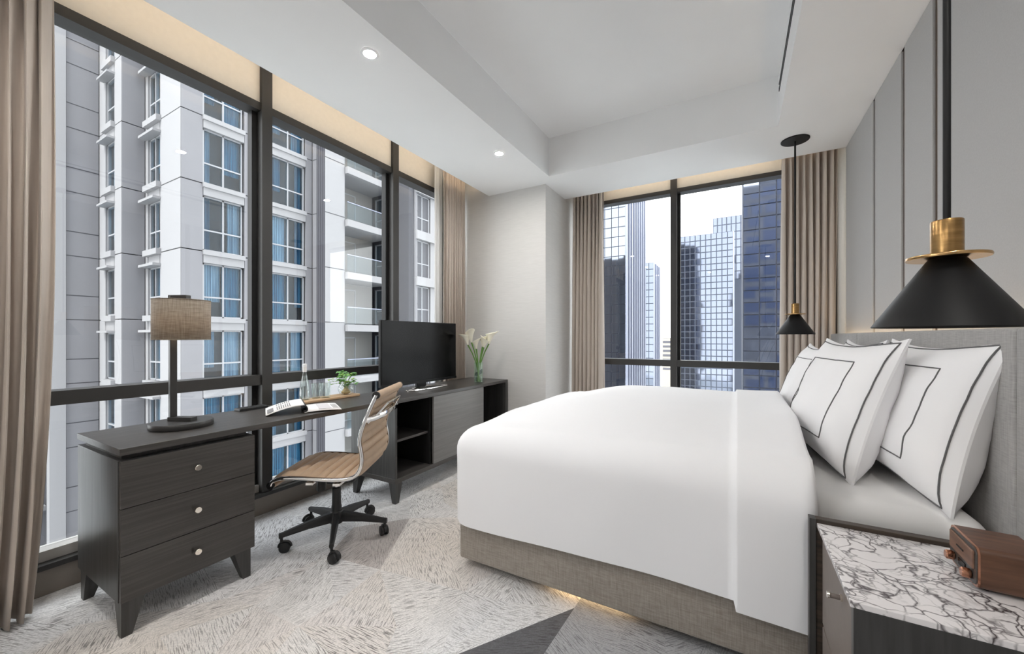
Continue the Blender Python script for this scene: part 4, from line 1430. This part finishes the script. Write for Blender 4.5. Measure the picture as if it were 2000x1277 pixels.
# ------------------------------------------------------------------ the apartment block across the street
def apartment():
    FP = 3.24                                   # storey height
    Z8 = 8.05                                   # head of a window row
    rows = range(-6, 4)
    zb, zt = Z8 - 8 * FP, Z8 + 4.6 * FP
    x1, x2, x3, x4, x0 = -29.3, -26.2, -22.2, -21.0, -31.5
    ya = y_on_x(128, x1)                        # near end of first panel wall
    y12 = 7.24
    y23 = 8.14
    y34 = 14.6
    ybal0, ybal1 = y_on_x(674, x4), y_on_x(764, x4)
    t = thing('apartment_block', 'pale panelled apartment block with teal curtains across the street', 'building', (-24, 12, zb))
    # wall masses (stepped plan)
    part('wall', MB().box(x0 - 6, -6, zb, x0, ya, zt), 'facade_panel', t)
    part('wall', MB().box(x0 - 6, ya, zb, x1 - 0.02, y12, zt), 'facade_joint' if 'facade_joint' in MATS else 'facade_dark_joint', t)
    part('wall', MB().box(x0 - 6, y12 + 0.62, zb, x2 - 0.02, y23, zt), 'facade_dark_joint', t)
    part('wall', MB().box(x0 - 6, y23 + 0.62, zb, x3 - 0.62, y34, zt), 'dark_room', t)
    part('wall', MB().box(x0 - 6, y34 + 0.02, zb, x4 - 0.02, ybal0 - 0.02, zt), 'facade_dark_joint', t)
    part('edge_strip', MB().box(x1 - 0.4, ya - 0.55, zb, x1 + 0.08, ya, zt), 'facade_white_and_sunlit', t)
    g = 0.025
    def panel_x(x, ya_, yb_, z0, z1, m='facade_panel'):
        part('panel', MB().box(x - 0.12, ya_ + g, z0 + g, x, yb_ - g, z1 - g), m, t)
    def panel_y(y, xa, xb, z0, z1, m='facade_white_and_sunlit'):  # paler default tone paints in the sun on these return faces
        part('panel', MB().box(xa + g, y, z0 + g, xb - g, y + 0.12, z1 - g), m, t)
    def window(axis, a0, a1, at, z0, z1, cols, rnd, split=.38):
        """axis 'x': faces +x at x=at, spans y a0..a1; axis 'y': faces -y at y=at, spans x a0..a1"""
        fw = 0.07
        def bx(mb, p0, p1, q0, q1, d0, d1):
            if axis == 'x':
                mb.box(at - d1, p0, q0, at - d0, p1, q1)
            else:
                mb.box(p0, at + d0, q0, p1, at + d1, q1)
            return mb
        mb = MB()
        bx(mb, a0, a0 + fw, z0, z1, .02, .14)
        bx(mb, a1 - fw, a1, z0, z1, .02, .14)
        bx(mb, a0, a1, z0, z0 + fw, .02, .14)
        bx(mb, a0, a1, z1 - fw, z1, .02, .14)
        zm = z0 + (z1 - z0) * split
        if split:
            bx(mb, a0, a1, zm - .035, zm + .035, .03, .13)
        for c in range(1, cols):
            p = a0 + (a1 - a0) * c / cols
            bx(mb, p - .035, p + .035, z0, z1, .02, .14)
        wn = part('window', mb, 'window_white', t)
        part('room_dark', bx(MB(), a0, a1, z0, z1, .42, .48), 'dark_room', wn)
        for c in range(cols):
            p0 = a0 + (a1 - a0) * c / cols + .03
            p1 = a0 + (a1 - a0) * (c + 1) / cols - .03
            for q0, q1 in (((z0 + fw, zm - .03), (zm + .03, z1 - fw)) if split else ((z0 + fw, z1 - fw),)):
                part('pane', bx(MB(), p0, p1, q0, q1, .075, .09), 'pane_glass', wn)
            r = rnd.random()
            if r < .88:
                wd = (p1 - p0) * rnd.choice([1, 1, .7, .45])
                s0 = p0 if (c == 0) else p1 - wd
                m = 24
                drop = rnd.choice([0, 0, 0, 0.3])
                def cf(i, j):
                    p = s0 + wd * i / m
                    d = .26 + .05 * math.sin(i * 1.9)
                    z = z0 + .03 + (z1 - z0 - .06) * (j if j else drop)
                    return (at - d, p, z) if axis == 'x' else (p, at + d, z)
                part('drape', MB().grid(cf, m, 1), 'teal_drape' if rnd.random() < .68 else 'pale_drape', wn, True)
    rnd = random.Random(21)
    ax0, ax1 = y_on_x(398, x3), y_on_x(476, x3)
    bx0, bx1 = y_on_x(531, x3), y_on_x(596, x3)
    for k in rows:
        zh = Z8 + k * FP                        # window head
        zs_ = zh - 2.70                         # window sill
        # bay one, long panelled return, alternate courses
        zj = zh + 0.55
        panel_x(x1, ya, y12, zj - FP, zj - FP * .62)
        panel_x(x1, ya, y12, zj - FP * .62, zj)
        # narrow windows on the first return
        wx0, wx1 = x1 + 0.95, x1 + 2.15
        panel_y(y12, x1, wx0, zj - FP, zj)
        panel_y(y12, wx1, x2, zj - FP, zj)
        panel_y(y12, wx0, wx1, zj - FP, zs_ + .20)
        panel_y(y12, wx0, wx1, zh - .12, zj)
        window('y', wx0, wx1, y12 + .05, zs_ + .22, zh - .12, 1, rnd)
        part('sill', MB().box(wx0 - .1, y12 - .16, zs_ - .08, wx1 + .1, y12 + .1, zs_ + .2), 'facade_white_and_sunlit', t)
        part('hood', MB().box(wx0 - .18, y12 - .30, zh - .12, wx1 + .08, y12 + .05, zh - .02), 'facade_white_and_sunlit', t)
        # second bay
        panel_x(x2, y12, y23, zj - FP, zj)
        wx0, wx1 = x2 + 0.35, x2 + 1.75
        panel_y(y23, x2, wx0, zj - FP, zj)
        panel_y(y23, wx1, x3, zj - FP, zj)
        panel_y(y23, wx0, wx1, zj - FP, zs_ + .20)
        panel_y(y23, wx0, wx1, zh - .1, zj)
        window('y', wx0, wx1, y23 + .05, zs_ + .22, zh - .1, 2, rnd)
        part('sill', MB().box(wx0 - .1, y23 - .2, zs_ - .08, wx1 + .15, y23 + .1, zs_ + .2), 'facade_white_and_sunlit', t)
        part('hood', MB().box(wx0 - .25, y23 - .32, zh - .1, wx1 + .12, y23 + .05, zh + .02), 'facade_white_and_sunlit', t)
        # third bay: corner pier, wide window, pier, wide window, pier
        panel_x(x3, y23, ax0 - .02, zj - FP, zj)
        panel_x(x3, ax1 + .02, bx0 - .02, zj - FP, zj)
        panel_x(x3, bx1 + .02, y34, zj - FP, zj)
        for w0, w1 in ((ax0, ax1), (bx0, bx1)):
            window('x', w0, w1, x3 - .12, zs_ + .06, zh, 2, rnd)
            part('sill', MB().box(x3 - .3, w0 - .05, zs_ - .16, x3 + .10, w1 + .05, zs_ + .06), 'facade_white_and_sunlit', t)
            part('spandrel', MB().box(x3 - .3, w0 - .02, zh + FP - 2.70 - FP + 2.70, x3 + .02, w1 + .02, zh + FP - 2.70 - .16), 'facade_white_and_sunlit', t)
        # grooved return and fourth bay
        panel_y(y34, x3, x4 - 0.78, zj - FP, zj, 'facade_panel')
        panel_x(x4, y34, ybal0, zj - FP, zj, 'facade_white_and_sunlit')
        # balcony
        zfl = zs_ - .10
        part('balcony_slab', MB().box(x4 - 3.0, ybal0, zfl - .42, x4 + .25, ybal1, zfl), 'facade_white_and_sunlit', t)
        part('balcony_back', MB().box(x4 - 2.1, ybal0, zfl, x4 - 1.95, ybal1, zfl + FP - .42), 'balcony_wall', t)
        window('x', ybal0 + .2, ybal0 + 2.3, x4 - 1.9, zfl + .05, zfl + 2.45, 2, rnd, .0)
        part('railing_glass', MB().box(x4 + .14, ybal0 + .05, zfl + .06, x4 + .17, ybal1 - .1, zfl + 1.05), 'pane_glass', t)
        part('handrail', MB().box(x4 + .12, ybal0 + .05, zfl + 1.05, x4 + .19, ybal1 - .1, zfl + 1.10), 'tower_fin', t)
        window('y', x4 - 1.7, x4 - .2, ybal1 + .05, zfl + .1, zfl + 2.6, 1, rnd)
        # end wing behind the slim window bay
        yw = y_on_x(785, x4 + .2)
        panel_y(yw, x4 - 1.0, x4 + 1.6, zj - FP, zj - FP * .55, 'facade_panel')
        panel_y(yw, x4 - 1.0, x4 + 1.6, zj - FP * .55, zj, 'facade_panel')
        y5 = y_on_x(812, x4 + 1.6)
        panel_x(x4 + 1.6, yw, y5, zj - FP, zj, 'facade_panel')
        window('x', y5, y5 + 1.5, x4 + 1.5, zs_ + .1, zh, 2, rnd)
        part('sill', MB().box(x4 + 1.2, y5, zs_ - .5, x4 + 1.75, y5 + 12, zs_ + .1), 'facade_white_and_sunlit', t)
        panel_x(x4 + 1.55, y5 + 1.55, y5 + 12, zs_ + .1, zh + .1, 'facade_white_and_sunlit')
        # recessed wing on the near side, with railed windows
        yr1 = ya - .7
        for yy in (yr1 - 1.6, yr1 - 3.8):
            window('x', yy, yy + 1.3, x0 + .16, zs_ + .25, zh - .2, 2, rnd)
            part('sill', MB().box(x0, yy - .3, zs_ - .15, x0 + .35, yy + 2.0, zs_ + .1), 'facade_white_and_sunlit', t)
            mb = MB()
            for q in range(9):
                mb.box(x0 + .26, yy + .05 + q * .15, zs_ + .12, x0 + .29, yy + .08 + q * .15, zs_ + .95)
            mb.box(x0 + .25, yy, zs_ + .92, x0 + .30, yy + 1.35, zs_ + .97)
            part('railing', mb, 'tower_fin', t)
    # vertical grooves on the return next to the balconies
    for q in range(4):
        part('groove_fin', MB().box(x4 - .72 + q * .18, y34, zb, x4 - .63 + q * .18, y34 + .12, zt), 'facade_groove', t)
    part('wall', MB().box(x0 - 6, ybal0, zb, x4 - 2.1, ybal1 + 14, zt), 'facade_dark_joint', t)
    part('wall', MB().box(x4 - 4, ybal1 + .2, zb, x4 + 1.45, ybal1 + 24, zt), 'facade_dark_joint', t)
apartment()

# ------------------------------------------------------------------ office towers beyond the far window
def tower(name, label, box, cols, rows, zlo, glass, core, side, seed, tilt=0.004, side_cols=0, gap=.12):
    x0, y0, z0, x1, y1, z1 = box
    rnd = random.Random(seed)
    t = thing(name, label, 'building', ((x0 + x1) / 2, (y0 + y1) / 2, z0), group='glass office towers')
    part('core', MB().box(x0, y0 + .1, z0, x1 - .1, y1, z1), core, t)
    cw, rh = (x1 - x0) / cols, (z1 - zlo) / rows
    pm = MB().box(-cw / 2 + gap / 2, -.04, -rh / 2 + gap / 2, cw / 2 - gap / 2, .04, rh / 2 - gap / 2).mesh('pane', glass)
    o0 = Vector(t.location)
    for i in range(cols):
        for j in range(rows):
            o = bpy.data.objects.new('pane', pm)
            C.objects.link(o)
            o.parent = t
            o.location = Vector((x0 + (i + .5) * cw, y0, zlo + (j + .5) * rh)) - o0
            o.rotation_euler = (rnd.gauss(0, tilt), 0, rnd.gauss(0, tilt))
    if side_cols:
        dw = (y1 - y0) / side_cols
        for i in range(side_cols):
            part('side_bay', MB().box(x1 - .1, y0 + i * dw + dw * .2, z0, x1 + .02, y0 + (i + 1) * dw, z1), side, t)
            part('fin', MB().box(x1 - .1, y0 + i * dw, z0, x1 + .28, y0 + i * dw + dw * .2, z1), 'tower_fin', t)
    return t
tower('office_tower', 'tall mirrored tower with ribbed side left of the far window mullion', (-26.5, 72, -55, -17.5, 90, 46), 7, 34, -14, 'tower_glass_bright', 'tower_core', 'tower_glass_side', 1, .006, 9)
tower('office_tower', 'dark blue mirrored tower filling the far window by the pendant', (0.6, 55, -55, 14, 75, 40), 8, 36, -12, 'tower_glass', 'tower_core', 'tower_glass_side', 2, .006, 0)
tower('office_tower', 'pale ribbed tower with flat top in the middle of the far view', (-17.6, 150, -55, -1.2, 175, 36.5), 10, 28, -22, 'tower_glass_pale', 'tower_core_pale', 'tower_glass_side', 3, .004, 8, .3)
tower('office_tower', 'pale setback tower rising just behind the flat-topped one', (-8.5, 178, -55, 6, 195, 49), 9, 8, 24, 'tower_glass_pale', 'tower_core_pale', 'tower_glass_side', 4, .004, 0, .35)
tower('office_tower', 'slim light blue tower tucked behind the ribbed mirrored tower', (-33, 142, -55, -25.0, 156, 27), 5, 22, -25, 'tower_glass_pale', 'tower_core_pale', 'tower_glass_side', 5, .003, 4, .25)
# corner pier of the dark blue tower
CITY = [(-40, 205, -20, 11, 'city_block', 'long pale flat-roofed block low on the horizon below the slim tower'),
        (-30.5, 260, -6, 7, 'facade_white_and_sunlit', 'white mid-rise block on the skyline beside the window mullion'),
        (-22.5, 300, 3, 6, 'city_block_blue', 'small bluish high-rise furthest away on the skyline'),
        (-27, 190, -27, 9, 'city_block_cream', 'cream low-rise at the foot of the towers'),
        (-13, 120, -30, 12, 'city_block_blue', 'bluish low podium in front of the flat-topped tower'),
        (-46, 320, 0, 8, 'city_block_cream', 'cream high-rise on the skyline behind the ribbed tower')]
for x, y, h, wd, m, lb in CITY:
    t = thing('city_building', lb, 'building', (x, y, -55), group='low buildings on the horizon')
    part('block', MB().box(x - wd / 2, y, -55, x + wd / 2, y + 12, h), m, t)
    for q in range(7):
        zq = h - 2.2 - q * 3.4
        part('window_band', MB().box(x - wd / 2 + .4, y - .15, zq - 1.2, x + wd / 2 - .4, y + .1, zq + .4), 'facade_groove', t)
    part('parapet', MB().box(x - wd / 2 - .2, y - .2, h, x + wd / 2 + .2, y + 12.2, h + .5), 'facade_white_and_sunlit', t)
struct('ground', MB().box(-700, -300, -56, 700, 1400, -55), 'city_ground')
# the hotel itself: storeys above and below this room (seen mirrored in the glass across the street)
mb = MB()
mb.box(XG - 0.02, -30, -55, 24, YG + 0.02, -0.25)
mb.box(XG - 0.02, -30, T + 0.02, 24, YG + 0.02, 37)
mb.box(XR + 0.16, -30, -0.25, 24, YG + 0.02, T + 0.02)
mb.box(XG - 0.02, -30, -0.25, XR + 0.16, YB - 0.17, T + 0.02)
ht = struct('wall_hotel', mb, 'hotel_wall', 'storeys of the hotel above and below this room')
mb = MB()
for k in range(-12, 10):
    if -1 <= k <= 0:
        continue
    z = k * 3.6 + 0.2
    for q in range(7):
        x = -2.2 + q * 3.7
        mb.box(x, YG + .02, z, x + 2.9, YG + .06, z + 2.5)
o = part('window_bands', mb, 'hotel_glass', ht)
o['kind'] = 'stuff'
